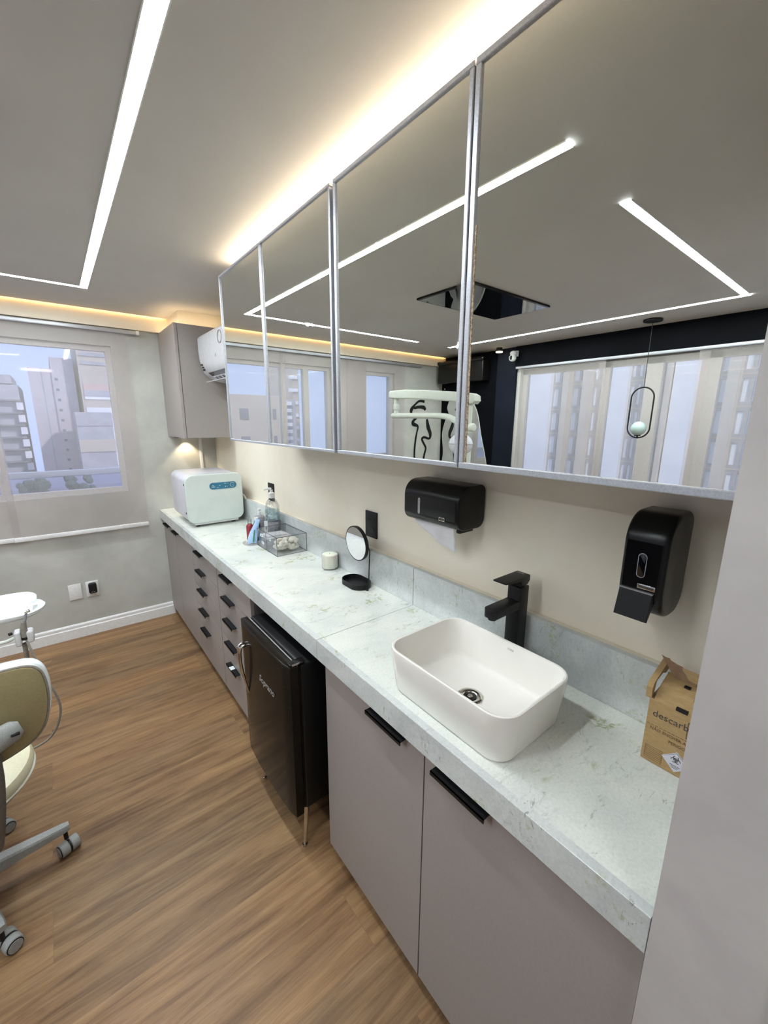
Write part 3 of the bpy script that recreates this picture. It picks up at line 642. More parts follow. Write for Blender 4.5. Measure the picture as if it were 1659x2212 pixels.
ln.build('fill_line', 'brown_print', t, smooth=False)
boxtext('warning_print', 'N\u00c3O ENCHER ACIMA DESTA LINHA', .0088, .234, .9785, bold=.00012)
boxtext('warning_print', 'PERIGO', .0088, .199, .9655, bold=.00012)
MB().prism([(.181-.0, .955), (.156, .9315), (.181, .908), (.206, .9315)], bxf-.0006, bxf, 0).build('hazard_label', 'lilac_white', t, smooth=False)
hz = MB()
P4 = [(.181, .9525), (.1585, .9315), (.181, .9105), (.2035, .9315)]
hz.tube([(bxf-.0008, a, b_) for a, b_ in P4], .0006, 6, True)
for k in range(3):
    a = PI/2+k*2*PI/3; cy, cz2 = .181+.0042*math.cos(a), .937+.0042*math.sin(a)
    hz.tube([(bxf-.0008, cy+.0046*math.cos(b_), cz2+.0046*math.sin(b_)) for b_ in [a+.6+i*(2*PI-1.2)/14 for i in range(15)]], .0007, 5)
hz.tube([(bxf-.0008, .181+.004*math.cos(b_), .937+.004*math.sin(b_)) for b_ in [i*2*PI/16 for i in range(16)]], .0005, 5, True)
for i in range(3): hz.box(bxf-.0008, bxf-.0002, .172+i*.002, .191-i*.002, .9225-i*.003, .9235-i*.003)
hz.build('hazard_print', 'dark_print', t, smooth=False)
tb = MB()
for i in range(8): tb.box(bxf-.0005, bxf, .205, .2365, .9085+i*.0042, .9089+i*.0042)
tb.box(bxf-.0005, bxf, .2365, .2369, .9085, .9383); tb.box(bxf-.0005, bxf, .2047, .2051, .9085, .9383); tb.build('form_lines', 'brown_print', t, smooth=False)
text('lid_print', 'MANTENHA', .007, frame_mtx((bxf+.022, .176, bz+.0180), (0, -1, 0), (.78, 0, .62)), 'brown_print', t)
# ------------------------------------------------------------------ makeup mirror
t = thing('makeup_mirror', 'round black makeup mirror on a thin rod with tray base', 'mirror', (-.08, 1.40, .9))
mm = Matrix.Translation((-.078, 1.397, 1.093)) @ Matrix.Rotation(-.05, 4, 'Y')
rm = MB().lathe((0, 0, 0), [(.0, .011), (.070, .011), (.0755, .007), (.077, -.003), (.077, -.0075), (.0745, -.0085), (.0725, -.0075), (.0, -.0065)], 64, axis=(1, 0, 0)); bmesh.ops.transform(rm.bm, matrix=mm, verts=rm.bm.verts)
rm.build('rim', 'handle_black', t)
gl = MB().lathe((0, 0, 0), [(.0, -.0072), (.0722, -.0072), (.0722, -.0082), (0, -.0082)], 64, axis=(1, 0, 0)); bmesh.ops.transform(gl.bm, matrix=mm, verts=gl.bm.verts); gl.build('glass', 'clear_mirror', t)
MB().tube(catmull([(-.078, 1.322, 1.087), (-.077, 1.312, 1.087), (-.077, 1.307, 1.078), (-.078, 1.308, 1.05), (-.079, 1.312, .95), (-.080, 1.316, .907), (-.083, 1.322, .903), (-.085, 1.335, .9035), (-.082, 1.35, .905)], 5, False), .0024, 10).build('rod', 'handle_black', t)
ty = [(-.079+.048*math.cos(a), 1.405+(.027 if math.sin(a) > 0 else -.027)+.048*math.sin(a)) for a in [i*2*PI/48 for i in range(48)]]
tyi = [(-.079+.0455*math.cos(a), 1.405+(.027 if math.sin(a) > 0 else -.027)+.0455*math.sin(a)) for a in [i*2*PI/48 for i in range(48)]]
mb = MB(); Ls = [[mb.bm.verts.new((x, y, z)) for x, y in pl] for pl, z in ((ty, .9015), (ty, .924), (tyi, .924), (tyi, .905))]
for a, b in zip(Ls, Ls[1:]):
    for i in range(48): mb.bm.faces.new((a[i], a[(i+1) % 48], b[(i+1) % 48], b[i]))
mb.bm.faces.new(Ls[0][::-1]); mb.bm.faces.new(Ls[-1]); mb.build('tray', 'handle_black', t)
# candle
t = thing('candle', 'cream candle in a clear glass cup between organizer and makeup mirror', 'candle', (-.062, 1.655, .9))
MB().lathe((-.062, 1.655, .9005), [(0, .006), (.0355, .006), (.038, .010), (.038, .071), (.034, .073), (0, .072)], 40).build('wax', 'wax', t)
MB().lathe((-.062, 1.655, .9), [(0, .0005), (.037, .0005), (.0402, .004), (.0402, .078), (.0388, .078), (.0385, .006), (0, .0045)], 40).build('glass_cup', 'acrylic', t)
MB().cyl((-.062, 1.655, .972), (-.062, 1.656, .977), .0009, n=8).build('wick', 'dark_print', t)
# ------------------------------------------------------------------ acrylic organizer
t = thing('acrylic_organizer', 'clear acrylic organizer box with small drawers on the counter', 'organizer box', (-.11, 2.1, .9))
ox0, ox1, oy0, oy1, oz0, oz1 = -.196, -.022, 1.968, 2.232, .9005, 1.004
def thin(nm, *a): return B(*a).build(nm, 'acrylic', t, smooth=False)
thin('base_panel', ox0, ox1, oy0, oy1, oz0, oz0+.003); thin('lid', ox0, ox1, oy0, oy1, oz1-.003, oz1)
thin('side_panel', ox0, ox1, oy0, oy0+.003, oz0+.003, oz1-.003); thin('side_panel', ox0, ox1, oy1-.003, oy1, oz0+.003, oz1-.003)
thin('drawer_front', ox0, ox0+.003, oy0+.003, 2.108, oz0+.003, oz1-.003); thin('drawer_front', ox0, ox0+.003, 2.112, oy1-.003, .953, oz1-.003); thin('drawer_front', ox0, ox0+.003, 2.112, oy1-.003, oz0+.003, .951)
thin('divider', ox0+.003, ox1-.003, 2.108, 2.112, oz0+.003, oz1-.003)
ed = MB(); e = .0012
for z in (oz0, oz1-.002):
    ed.box(ox0-e, ox0+e, oy0, oy1, z, z+.002); ed.box(ox1-e, ox1+e, oy0, oy1, z, z+.002); ed.box(ox0, ox1, oy0-e, oy0+e, z, z+.002); ed.box(ox0, ox1, oy1-e, oy1+e, z, z+.002)
for (x, y) in ((ox0, oy0), (ox1, oy0), (ox0, oy1), (ox1, oy1), (ox0, 2.11)): ed.box(x-e, x+e, y-e, y+e, oz0, oz1)
ed.build('edges', 'acrylic_edge', t, smooth=False)
lb = MB(); lb.box(ox0-.001, ox0, 2.045, 2.063, .968, .981); lb.build('label_sticker', 'white_print', t, smooth=False)
lb = MB(); lb.box(ox0-.001, ox0, 2.150, 2.185, .966, .982); lb.build('label_sticker', 'white_print', t, smooth=False)
lb = MB(); lb.box(ox0-.001, ox0, 2.140, 2.170, .926, .940); lb.build('label_sticker', 'white_print', t, smooth=False)
lb = MB()
for (y, z) in ((2.054, .9745), (2.167, .974), (2.155, .933)): lb.box(ox0-.0014, ox0-.001, y-.005, y+.005, z-.0025, z+.0025)
lb.build('label_print', 'dark_print', t, smooth=False)
# cotton bundle inside
cm = MB(); rnd = random.Random(3)
for i in range(70):
    x = rnd.uniform(-.160, -.050); y = rnd.uniform(2.0, 2.085); z = .917+rnd.uniform(0, .055)*(1-abs(x+.10)*4)
    a = rnd.uniform(0, PI); l = rnd.uniform(.012, .022); d = Vector((math.cos(a), math.sin(a)*.6, rnd.uniform(-.3, .3)))*l; c = Vector((x, y, z))
    cm.tube([c-d, c-d*.6, c+d*.6, c+d], [.004, .0095, .0095, .004], 10)
o = cm.build('cotton_rolls', 'cotton'); tag(o, 'loose white cotton rolls heaped inside the clear organizer box', 'cotton rolls', kind='stuff')
o = MB().box(-.185, -.04, 2.12, 2.225, .956, .962, .002).box(-.18, -.06, 2.13, 2.21, .962, .972, .002).build('folded_gauze', 'paper'); tag(o, 'white folded gauze lying in the upper drawer of the organizer', 'gauze')
o = MB().box(-.185, -.05, 2.12, 2.222, .905, .925, .003).build('instrument_pouch', 'stone_cup'); tag(o, 'grey pouch packed in the lower drawer of the organizer', 'pouch')
# bottles
def lathe_obj(nm, m_, par, c, prof, n=32): return MB().lathe(c, prof, n).build(nm, m_, par)
bc = (-.074, 2.290, .9)
t = thing('pump_bottle', 'tall clear pump bottle of pale blue gel in a grey stone holder', 'pump bottle', bc)
lathe_obj('bottle', 'clear_plastic', t, bc, [(.040, .006), (.0415, .012), (.0415, .105), (.0385, .112), (.0425, .120), (.0425, .150), (.040, .156), (.043, .164), (.043, .188), (.041, .194), (.043, .200), (.041, .212), (.030, .238), (.017, .252), (.0155, .262)])
lathe_obj('gel', 'gel', t, bc, [(.0385, .008), (.039, .10), (.0365, .112), (.0405, .120), (.0405, .150), (.038, .156), (.041, .165), (.041, .184), (0, .184)])
lathe_obj('cap', 'white_plastic', t, bc, [(.0, .257), (.0185, .257), (.0185, .285), (.013, .290), (.009, .292), (.009, .305), (0, .305)])
MB().tube(catmull([(bc[0], bc[1], .9+.308), (bc[0]-.02, bc[1]+.012, .9+.312), (bc[0]-.036, bc[1]+.022, .9+.304)], 4, False), [.009, .0085, .008, .0065, .006, .0055, .005, .0045, .004][:9], 10).build('nozzle', 'white_plastic', t)
lathe_obj('holder', 'stone_cup', t, bc, [(0, .0005), (.0455, .0005), (.0465, .003), (.0465, .118), (.0445, .118), (.0440, .005), (0, .005)])
c2_ = (-.118, 2.385, .9)
t = thing('pump_bottle', 'short grey bottle with white pump behind the clear gel bottle', 'pump bottle', c2_)
lathe_obj('body', 'stone_cup', t, c2_, [(0, .0005), (.032, .0005), (.033, .003), (.033, .125), (.028, .135), (.012, .142), (0, .142)])
lathe_obj('pump', 'white_plastic', t, c2_, [(.012, .142), (.012, .160), (.006, .163), (.006, .172), (.011, .173), (.011, .180), (0, .180)])
c3_ = (-.185, 2.375, .9)
t = thing('small_bottle', 'small red bottle with clear cap left of the pump bottles', 'bottle', c3_)
lathe_obj('body', 'red', t, c3_, [(0, .0005), (.020, .0005), (.021, .003), (.021, .085), (.012, .098), (0, .098)])
lathe_obj('cap', 'clear_plastic', t, c3_, [(.013, .096), (.013, .128), (.006, .130), (.006, .150), (0, .150)])
c4_ = (-.158, 2.335, .9)
t = thing('small_bottle', 'small navy bottle with white flip cap behind the blue packet', 'bottle', c4_)
lathe_obj('body', 'navy', t, c4_, [(0, .0005), (.021, .0005), (.022, .003), (.022, .095), (.014, .112), (.012, .122), (0, .122)])
lathe_obj('cap', 'white_plastic', t, c4_, [(.0125, .122), (.0135, .132), (.0135, .140), (0, .142)])
o = MB().box(-.139, -.118, 2.262, 2.2655, .906, 1.028, .0005, 1, mtx=None).build('price_card', 'white_print'); tag(o, 'narrow white card standing against the grey stone holder', 'card')
MB().sphere((-.1285, 2.2615, .985), .006, .0005, .010, 12).build('printed_mark', 'dark_print', o)
MB().lathe((-.215, 2.275, .9), [(0, .0005), (.044, .0005), (.049, .004), (.053, .012), (.051, .012), (.047, .005), (0, .003)], 40).build('glass_dish', 'acrylic')
tag(bpy.data.objects['glass_dish'], 'shallow clear round dish left of the acrylic organizer', 'dish')
t = thing('dental_packet', 'pale blue plastic packet of brushes leaning in the clear dish', 'packet', (-.215, 2.275, .905))
def pk(u_, v_):
    a = u_*2*PI; z = .906+.132*v_; wdt = .020+.006*math.sin(v_*5+.5)-.010*abs(v_-.9)*(v_ > .8); c = Vector((-.215+.050*v_**1.3, 2.27+.02*v_, z))
    return c+Vector((wdt*math.cos(a), wdt*.30*math.sin(a)-.4*wdt*math.cos(a), .003*math.sin(3*a+v_*9)))
MB().grid(pk, 24, 14).build('wrapper', 'blue_pack', t)
MB().tube([(-.212, 2.262, .915), (-.198, 2.266, .985)], .0035, 8).build('green_brush', 'green_pack', t)
# ------------------------------------------------------------------ autoclave
t = thing('autoclave', 'boxy white sterilizer with teal control panel on the far counter end', 'sterilizer', (-.235, 3.05, .9))
ax0, ax1, az0, az1 = -.418, -.046, .928, 1.254
MB().prism(rrect(ax0+.004, ax1-.004, az0+.006, az1-.004, .045, 8), 2.89, 3.27, 1, .010, 3).build('housing', 'lilac_white', t)
MB().prism(rrect(ax0+.010, ax1-.010, az0+.012, az1-.010, .042, 8), 2.884, 2.8905, 1).build('door_gap', 'dark_print', t)
dr = MB().prism(rrect(ax0, ax1, az0, az1, .052, 10), 2.850, 2.885, 1, .008, 4).build('door', 'autoclave', t)
MB().box(-.375, -.085, 2.862, 3.22, .914, .934, .004).build('base', 'white_plastic', t)
ft = MB()
for x in (-.35, -.11):
    for y in (2.90, 3.2): ft.cyl((x, y, .9003), (x, y, .916), .014)
ft.build('feet', 'black_matt', t)
px0, px1, pz0, pz1 = -.268, -.088, 1.148, 1.193
pn = MB().prism(rrect(px0, px1, pz0, pz1, .0222, 10), 2.8475, 2.8505, 1).build('control_panel', 'teal', t)
pr_ = MB()
cc = Vector((-.117, 2.8470, 1.1715))
for i in range(9):
    a = .75+i*(4.6/8); pr_.box(cc.x+.0145*math.cos(a)-.0016, cc.x+.0145*math.cos(a)+.0016, 2.8467, 2.8476, cc.z+.0145*math.sin(a)-.0016, cc.z+.0145*math.sin(a)+.0016)
for (x, z, w_, h_) in ((-.165, 1.184, .007, .005), (-.152, 1.184, .005, .003), (-.143, 1.184, .006, .001), (-.163, 1.163, .005, .005), (-.152, 1.163, .003, .003), (-.112, 1.172, .010, .001), (-.2, 1.172, .005, .004), (-.215, 1.158, .012, .0015), (-.243, 1.1635, .024, .0022)): pr_.box(x-w_/2, x+w_/2, 2.8467, 2.8476, z-h_/2, z+h_/2)
pr_.build('panel_print', 'white_print', pn, smooth=False)
MB().tube([(-.251, 2.8468, 1.170), (-.246, 2.8468, 1.178), (-.240, 2.8468, 1.176), (-.236, 2.8468, 1.169), (-.246, 2.8468, 1.1665)], .0012, 6).build('panel_emblem', 'white_print', pn)
for z in (1.19, 1.0): MB().cyl((ax0+.001, 2.887, z-.006), (ax0+.001, 2.887, z+.006), .004).build('hinge', 'dark_print', t)
MB().tube([(-.046, 2.92, 1.10), (-.020, 2.90, 1.075), (-.008+.006, 2.885, 1.015)], [.006, .006, .0055], 10).build('drain_spout', 'white_plastic', t)
# ------------------------------------------------------------------ mini fridge
t = thing('mini_fridge', 'retro black mini fridge on chrome legs standing between the base cabinets', 'refrigerator', (-.27, 1.41, 0))
fy0, fy1, fz0, fz1 = 1.176, 1.648, .150, .780
MB().box(-.474, -.02, fy0+.002, fy1-.002, fz0+.012, fz1-.004, .010, 3).build('body', 'fridge_body', t)
MB().box(-.4785, -.470, fy0+.008, fy1-.008, fz0+.018, fz1-.010, .002, 1).build('inner_frame', 'black_satin', t)
MB().box(-.4845, -.4785, fy0+.012, fy1-.012, fz0+.02, fz1-.006, .001, 1).build('gasket', 'gasket', t)
def door_x(y): k = (y-(fy0+fy1)/2)/((fy1-fy0)/2); return -.530+.010*k*k
poly = [(-.484, fy0), (-.484, fy1)]+[(door_x(fy1-(fy1-fy0)*i/16)+(.006 if i in (0, 16) else 0), fy1-(fy1-fy0)*i/16) for i in range(17)]
dr = MB().prism(poly[::-1], fz0, fz1, 2, .008, 4).build('door', 'fridge_door', t)
hy = 1.578
hp = catmull([(-.5235, hy, .690), (-.540, hy, .692), (-.551, hy, .677), (-.553, hy, .63), (-.546, hy, .57), (-.535, hy, .51), (-.5245, hy, .462)], 5, False)
for dyy in (-.012, .012):
    hh = [Vector((p.x, p.y+dyy*(1-max(0, (.60-p.z)/.15)*.8), p.z)) for p in hp]
    MB().tube(hh, [.0055]*12+[.0045]*(len(hh)-20)+[.003]*8, 10).build('door_handle', 'chrome', dr)
MB().box(-.556, -.549, hy-.016, hy+.016, .655, .690, .004, 3).build('door_handle', 'chrome', dr)
text('brand_script', 'Soprano', .042, frame_mtx((-.5298, 1.432, .607), (0, -1, 0), (0, 0, 1)), 'alu', dr, shear=.35, bold=.0006)
MB().box(-.512, -.455, fy0+.002, fy0+.030, fz1, fz1+.010, .003).build('hinge_cover', 'black_satin', t)
MB().box(-.505, -.458, fy0+.0005, fy0+.004, fz1+.002, fz1+.009, .001).build('hinge_trim', 'chrome', t)
for (x, y, dx_, dy_) in ((-.455, 1.205, -.03, -.025), (-.455, 1.60, -.03, -.03), (-.07, 1.205, .02, -.02), (-.07, 1.60, .02, .02)):
    MB().cyl((x, y, fz0+.016), (x+dx_, y+dy_, .008), .011, .0065, 20).cyl((x+dx_, y+dy_, 0.0005), (x+dx_, y+dy_, .010), .009).build('leg', 'chrome', t)
# ------------------------------------------------------------------ stool
CXs, CYs = -1.47, 1.705
t = thing('dental_stool', 'cream rolling stool with grey five-star base and tan-backed rest', 'stool', (CXs, CYs, 0))
bs = MB(); bs.cyl((CXs, CYs, .065), (CXs, CYs, .135), .042, .036, 28, .004); bs.build('hub', 'stool_grey', t)
for k in range(5):
    a = math.radians(5+72*k); d = Vector((math.cos(a), math.sin(a), 0)); s_v = Vector((-math.sin(a), math.cos(a), 0)); c0 = Vector((CXs, CYs, 0))
    mb = MB(); secs = [(.02, .024, .072, .125), (.14, .021, .082, .118), (.262, .017, .088, .112), (.282, .013, .090, .110)]
    rings = []
    for (dd, hw, zb, zt) in secs:
        rings.append([mb.bm.verts.new(c0+d*dd+s_v*hw*q+Vector((0, 0, z))) for q, z in ((-1, zb), (1, zb), (1, zt-.006), (.75, zt), (-.75, zt), (-1, zt-.006))])
    for A, Bq in zip(rings, rings[1:]):
        for i in range(6): mb.bm.faces.new((A[i], A[(i+1) % 6], Bq[(i+1) % 6], Bq[i]))
    mb.bm.faces.new(rings[0][::-1]); mb.bm.faces.new(rings[-1]); bmesh.ops.recalc_face_normals(mb.bm, faces=mb.bm.faces)
    lg_ = mb.build('base_leg', 'stool_grey', t)
    cpos = c0+d*.268; ca = a+(.30 if k == 0 else .8*k); ax_ = Vector((math.cos(ca), math.sin(ca), 0)); off_ = Vector((ax_.y, -ax_.x, 0))*.014
    cs = MB(); q0 = cpos+off_+Vector((0, 0, .0255)); cs.cyl(q0-ax_*.031, q0-ax_*.003, .025, n=28, bev=.004); cs.cyl(q0+ax_*.003, q0+ax_*.031, .025, n=28, bev=.004); cs.cyl(q0-ax_*.035, q0-ax_*.033, .0190, n=24)
    cs.build('caster', 'stool_grey', lg_)
    MB().cyl(q0-ax_*.0335, q0-ax_*.0305, .0215, n=24).cyl(q0-ax_*.003, q0+ax_*.003, .023, n=24).cyl(cpos+Vector((0, 0, .05)), cpos+Vector((0, 0, .095)), .007, n=12).build('caster_axle', 'black_matt', lg_)
MB().cyl((CXs, CYs, .12), (CXs, CYs, .30), .024).cyl((CXs, CYs, .29), (CXs, CYs, .46), .015).build('gas_lift', 'column_grey', t)
sc = (-1.465, 1.665, .455)
lathe_obj('seat_pan', 'column_grey', t, sc, [(0, -.012), (.19, -.010), (.222, .004), (.224, .014), (0, .014)], 48)
lathe_obj('seat', 'stool_cream', t, sc, [(0, .012), (.215, .012), (.228, .022), (.231, .035), (.222, .055), (.19, .068), (.12, .075), (0, .078)], 48)
MB().tube([(sc[0]+.229*math.cos(a), sc[1]+.229*math.sin(a), sc[2]+.018) for a in [i*2*PI/64 for i in range(64)]], .0035, 6, True).build('seat_piping', 'stool_trim', t)
bcx = -1.355
half = [(.0, .952), (.09, .957), (.15, .956), (.178, .950), (.196, .934), (.204, .905), (.206, .86), (.200, .81), (.186, .765), (.160, .733), (.12, .712), (.06, .694), (.0, .688)]
out = catmull([(bcx+a, z, 0) for a, z in half]+[(bcx-a, z, 0) for a, z in half[-2:0:-1]], 4, True)
outl = [(p.x, p.y) for p in out]
MB().prism(outl, 1.372, 1.386, 1, .004, 2).build('back_shell', 'stool_shell', t)
mb = MB(); ctr = Vector((bcx, 0, .825))
def scl(k, y): return [mb.bm.verts.new((ctr.x+(x-ctr.x)*k, y, ctr.z+(z-ctr.z)*k)) for x, z in outl]
LL = [scl(1.0, 1.386), scl(1.035, 1.392), scl(1.045, 1.405), scl(1.02, 1.425), scl(.93, 1.438), scl(.5, 1.442)]
for a, b in zip(LL, LL[1:]):
    for i in range(len(a)): mb.bm.faces.new((a[i], a[(i+1) % len(a)], b[(i+1) % len(a)], b[i]))
mb.bm.faces.new(LL[0]); mb.bm.faces.new(LL[-1][::-1]); bmesh.ops.recalc_face_normals(mb.bm, faces=mb.bm.faces)
mb.build('back_cushion', 'tray_white', t)
MB().tube([(bcx+(x-bcx)*1.01, 1.378, .825+(z-.825)*1.01) for x, z in outl], .0035, 6, True).build('back_piping', 'hose_grey', t)
MB().tube([(-1.50, 1.345, .735), (-1.36, 1.335, .755), (-1.28, 1.338, .782), (-1.225, 1.343, .800), (-1.212, 1.346, .803)], [.030, .038, .035, .030, .018], 20, flat=(.55, 1)).build('back_bracket', 'stool_grey', t)
MB().box(-1.232, -1.214, 1.3215, 1.330, .794, .800, .001, 1, mtx=None).build('bracket_slot', 'black_matt', t)
MB().tube(catmull([(-1.322, 1.342, .77), (-1.326, 1.345, .66), (-1.350, 1.36, .50), (-1.372, 1.40, .428), (-1.41, 1.52, .420), (-1.46, 1.66, .425)], 6, False), .062, 20, flat=(.22, 1)).build('back_column', 'column_grey', t)
# ------------------------------------------------------------------ dental unit, tray, syringe
ux, uy = -1.72, 2.42
t = thing('dental_cart', 'white dental instrument cart with shallow tray, left of the stool', 'dental cart', (ux, uy, 0))
MB().cyl((ux, uy, .0), (ux, uy, .05), .19, .17, 40, .006).build('foot', 'dental_white', t)
MB().cyl((ux, uy, .04), (ux, uy, .74), .028).build('column', 'dental_white', t)
MB().prism(rrect(ux-.16, ux+.20, uy-.13, uy+.10, .04), .66, .74, 2, .012, 3).build('instrument_head', 'dental_white', t)
MB().tube(catmull([(ux+.02, uy, .745), (ux+.06, uy, .762), (ux+.2, uy-.02, .772)], 5, False), .016, 14).build('tray_arm', 'dental_white', t)
out = catmull([(-1.62, 2.215, 0), (-1.40, 2.195, 0), (-1.27, 2.185, 0), (-1.215, 2.195, 0), (-1.178, 2.235, 0), (-1.168, 2.29, 0), (-1.182, 2.335, 0), (-1.198, 2.35, 0), (-1.200, 2.39, 0), (-1.205, 2.44, 0), (-1.235, 2.49, 0), (-1.29, 2.505, 0), (-1.40, 2.505, 0), (-1.62, 2.50, 0), (-1.66, 2.42, 0), (-1.66, 2.28, 0)], 5, True)
op = [(p.x, p.y) for p in out]; cxx, cyy = -1.41, 2.35
mb = MB()
def sc2(k, z, d_=0): return [mb.bm.verts.new((x+(-1 if x > cxx else 1)*min(k, abs(x-cxx)), y+(-1 if y > cyy else 1)*min(k, abs(y-cyy)), z)) for x, y in op]
LL = [sc2(.03, .776), sc2(.012, .778), sc2(.002, .788), sc2(0, .800), sc2(.006, .803), sc2(.016, .799), sc2(.028, .790), sc2(.036, .787)]
for a, b in zip(LL, LL[1:]):
    for i in range(len(a)): mb.bm.faces.new((a[i], a[(i+1) % len(a)], b[(i+1) % len(a)], b[i]))
mb.bm.faces.new(LL[0]); mb.bm.faces.new(LL[-1][::-1]); bmesh.ops.recalc_face_normals(mb.bm, faces=mb.bm.faces)
tr_ = mb.build('tray', 'tray_white', t)
MB().box(-1.212, -1.19, 2.262, 2.312, .7885, .7905).build('tray_grip', 'mid_grey', tr_, smooth=False)
MB().tube([(-1.55, 2.30, .70), (-1.40, 2.18, .705), (-1.30, 2.135, .722), (-1.262, 2.13, .735)], .007, 10).build('holder_arm', 'dental_white', t)
MB().box(-1.272, -1.252, 2.100, 2.150, .700, .762, .006, 3).build('instrument_holder', 'ac_white', t)
MB().box(-1.236, -1.212, 2.100, 2.150, .706, .758, .009, 3).build('instrument_holder', 'ac_white', t)
MB().box(-1.258, -1.228, 2.130, 2.152, .715, .745, .003, 2).build('holder_bridge', 'ac_white', t)
MB().cyl((-1.276, 2.105, .764), (-1.285, 2.10, .764), .006).build('holder_knob', 'black_matt', t)
MB().tube([(-1.247, 2.128, .70), (-1.25, 2.14, .60), (-1.27, 2.2, .45), (-1.40, 2.32, .30), (-1.60, 2.40, .22), (-1.69, 2.42, .2)], .0085, 12).build('stem_hose', 'hose_grey', t)
t = thing('dental_syringe', 'grey handheld dental syringe standing in the holder with its long hose', 'dental syringe', (-1.238, 2.115, .74))
MB().tube(catmull([(-1.240, 2.115, .733), (-1.240, 2.115, .755), (-1.239, 2.115, .775), (-1.236, 2.115, .797)], 4, False), [.0135, .0135, .0135, .013, .0125, .012, .0115, .011, .0105, .010, .0095, .009, .0085], 16).build('handle', 'hose_grey', t)
MB().tube([(-1.236, 2.115, .795), (-1.229, 2.115, .812), (-1.222, 2.115, .836)], [.0065, .0055, .0042], 12).build('neck', 'stone_cup', t)
MB().cyl((-1.226, 2.115, .836), (-1.212, 2.113, .842), .0055, .0062).build('tip', 'chrome', t)
MB().cyl((-1.240, 2.115, .724), (-1.240, 2.115, .735), .0145).build('collar', 'black_matt', t)
MB().tube(catmull([(-1.238, 2.112, .725), (-1.233, 2.10, .70), (-1.217, 2.08, .626), (-1.199, 2.08, .532), (-1.180, 2.08, .468), (-1.171, 2.08, .395), (-1.183, 2.08, .332), (-1.211, 2.08, .277), (-1.253, 2.08, .249), (-1.32, 2.10, .235), (-1.50, 2.2, .23), (-1.69, 2.40, .25)], 5, False), .0046, 10).build('hose', 'hose_grey', t)
# light and monitor arm, visible in the mirrors
lx = -2.10
t = thing('dental_light', 'white dental lamp with two long horizontal arms on a floor post, seen in the mirrors', 'dental lamp', (lx, 2.10, 0))
MB().cyl((lx, 2.10, 0), (lx, 2.10, .06), .20, .18, 40, .006).build('foot', 'dental_white', t)
MB().cyl((lx, 2.10, .05), (lx, 2.10, 1.40), .030).build('post', 'dental_white', t)
MB().cyl((lx, 2.10, 1.52), (lx, 2.10, 1.75), .026).build('joint_post', 'dental_white', t)
arm = [(3.02, 1.857), (3.0, 1.871), (2.80, 1.871), (2.51, 1.853), (2.21, 1.825), (2.06, 1.807), (2.025, 1.790), (2.018, 1.752), (2.044, 1.729), (2.23, 1.752), (2.51, 1.776), (2.74, 1.790), (3.0, 1.803), (3.02, 1.815)]
MB().prism(arm, lx-.04, lx+.04, 0, .012, 3).build('upper_arm', 'dental_white', t)
MB().cyl((lx, 2.95, 1.66), (lx, 2.95, 1.81), .022).cyl((lx, 2.95, 1.70), (lx, 2.95, 1.75), .030, bev=.004).build('elbow_joint', 'dental_white', t)
MB().tube(catmull([(lx, 3.0, 1.652), (lx, 2.80, 1.650), (lx, 2.50, 1.648), (lx, 2.34, 1.642), (lx+.01, 2.25, 1.620), (lx+.02, 2.14, 1.575), (lx+.02, 2.11, 1.565)], 5, False), .024, 18).build('lower_arm', 'dental_white', t)
MB().cyl((lx, 2.04, 1.56), (lx, 2.16, 1.56), .030, n=28, bev=.008).build('swivel', 'dental_white', t)
MB().sphere((lx+.02, 2.15, 1.43), .075, .105, .085, 28).cyl((lx+.01, 2.14, 1.50), (lx, 2.13, 1.56), .02).build('lamp_head', 'lilac_white', t)
MB().tube([(lx+.02+.076*math.cos(a), 2.15+.106*math.sin(a), 1.435) for a in [i*2*PI/40 for i in range(40)]], .003, 6, True).build('head_seam', 'mid_grey', t)
# ------------------------------------------------------------------ things on the left and far walls, seen in the mirrors
t = thing('wall_mirror', 'large wavy-edged frameless mirror hanging on the black wall', 'mirror', (XL+.01, 3.25, 1.2))
ow = catmull([(3.36, 1.90, 0), (3.48, 1.86, 0), (3.53, 1.76, 0), (3.50, 1.68, 0), (3.55, 1.62, 0), (3.60, 1.45, 0), (3.575, 1.22, 0), (3.60, .98, 0), (3.50, .68, 0), (3.2, .56, 0), (2.93, .74, 0), (2.90, 1.08, 0), (3.00, 1.45, 0), (3.08, 1.72, 0), (3.20, 1.86, 0)], 6, True)
MB().prism([(p.x, p.y) for p in ow], XL+.001, XL+.009, 0).build('backing', 'stool_trim', t, smooth=False)
MB().prism([(3.25+(p.x-3.25)*.985, 1.23+(p.y-1.23)*.99) for p in ow], XL+.009, XL+.011, 0).build('glass', 'clear_mirror', t, smooth=False)
t = thing('wall_art', 'abstract black line sculpture mounted on the grey far wall', 'wall art', (-3.05, YF, 1.5))
def stroke(pts, rads):
    P = catmull([(x, YF-.008, z) for x, z in pts], 5, False); k = len(P)
    R = [rads[int(i*(len(rads)-1)/(k-1))]*(1-(i*(len(rads)-1)/(k-1) % 1))+rads[min(len(rads)-1, int(i*(len(rads)-1)/(k-1))+1)]*(i*(len(rads)-1)/(k-1) % 1) for i in range(k)]
    return MB().tube(P, R, 10, flat=(1, .8))
def flatten(mb):
    for v_ in mb.bm.verts: v_.co.y = YF-.006+(v_.co.y-(YF-.008))*.18
    return mb
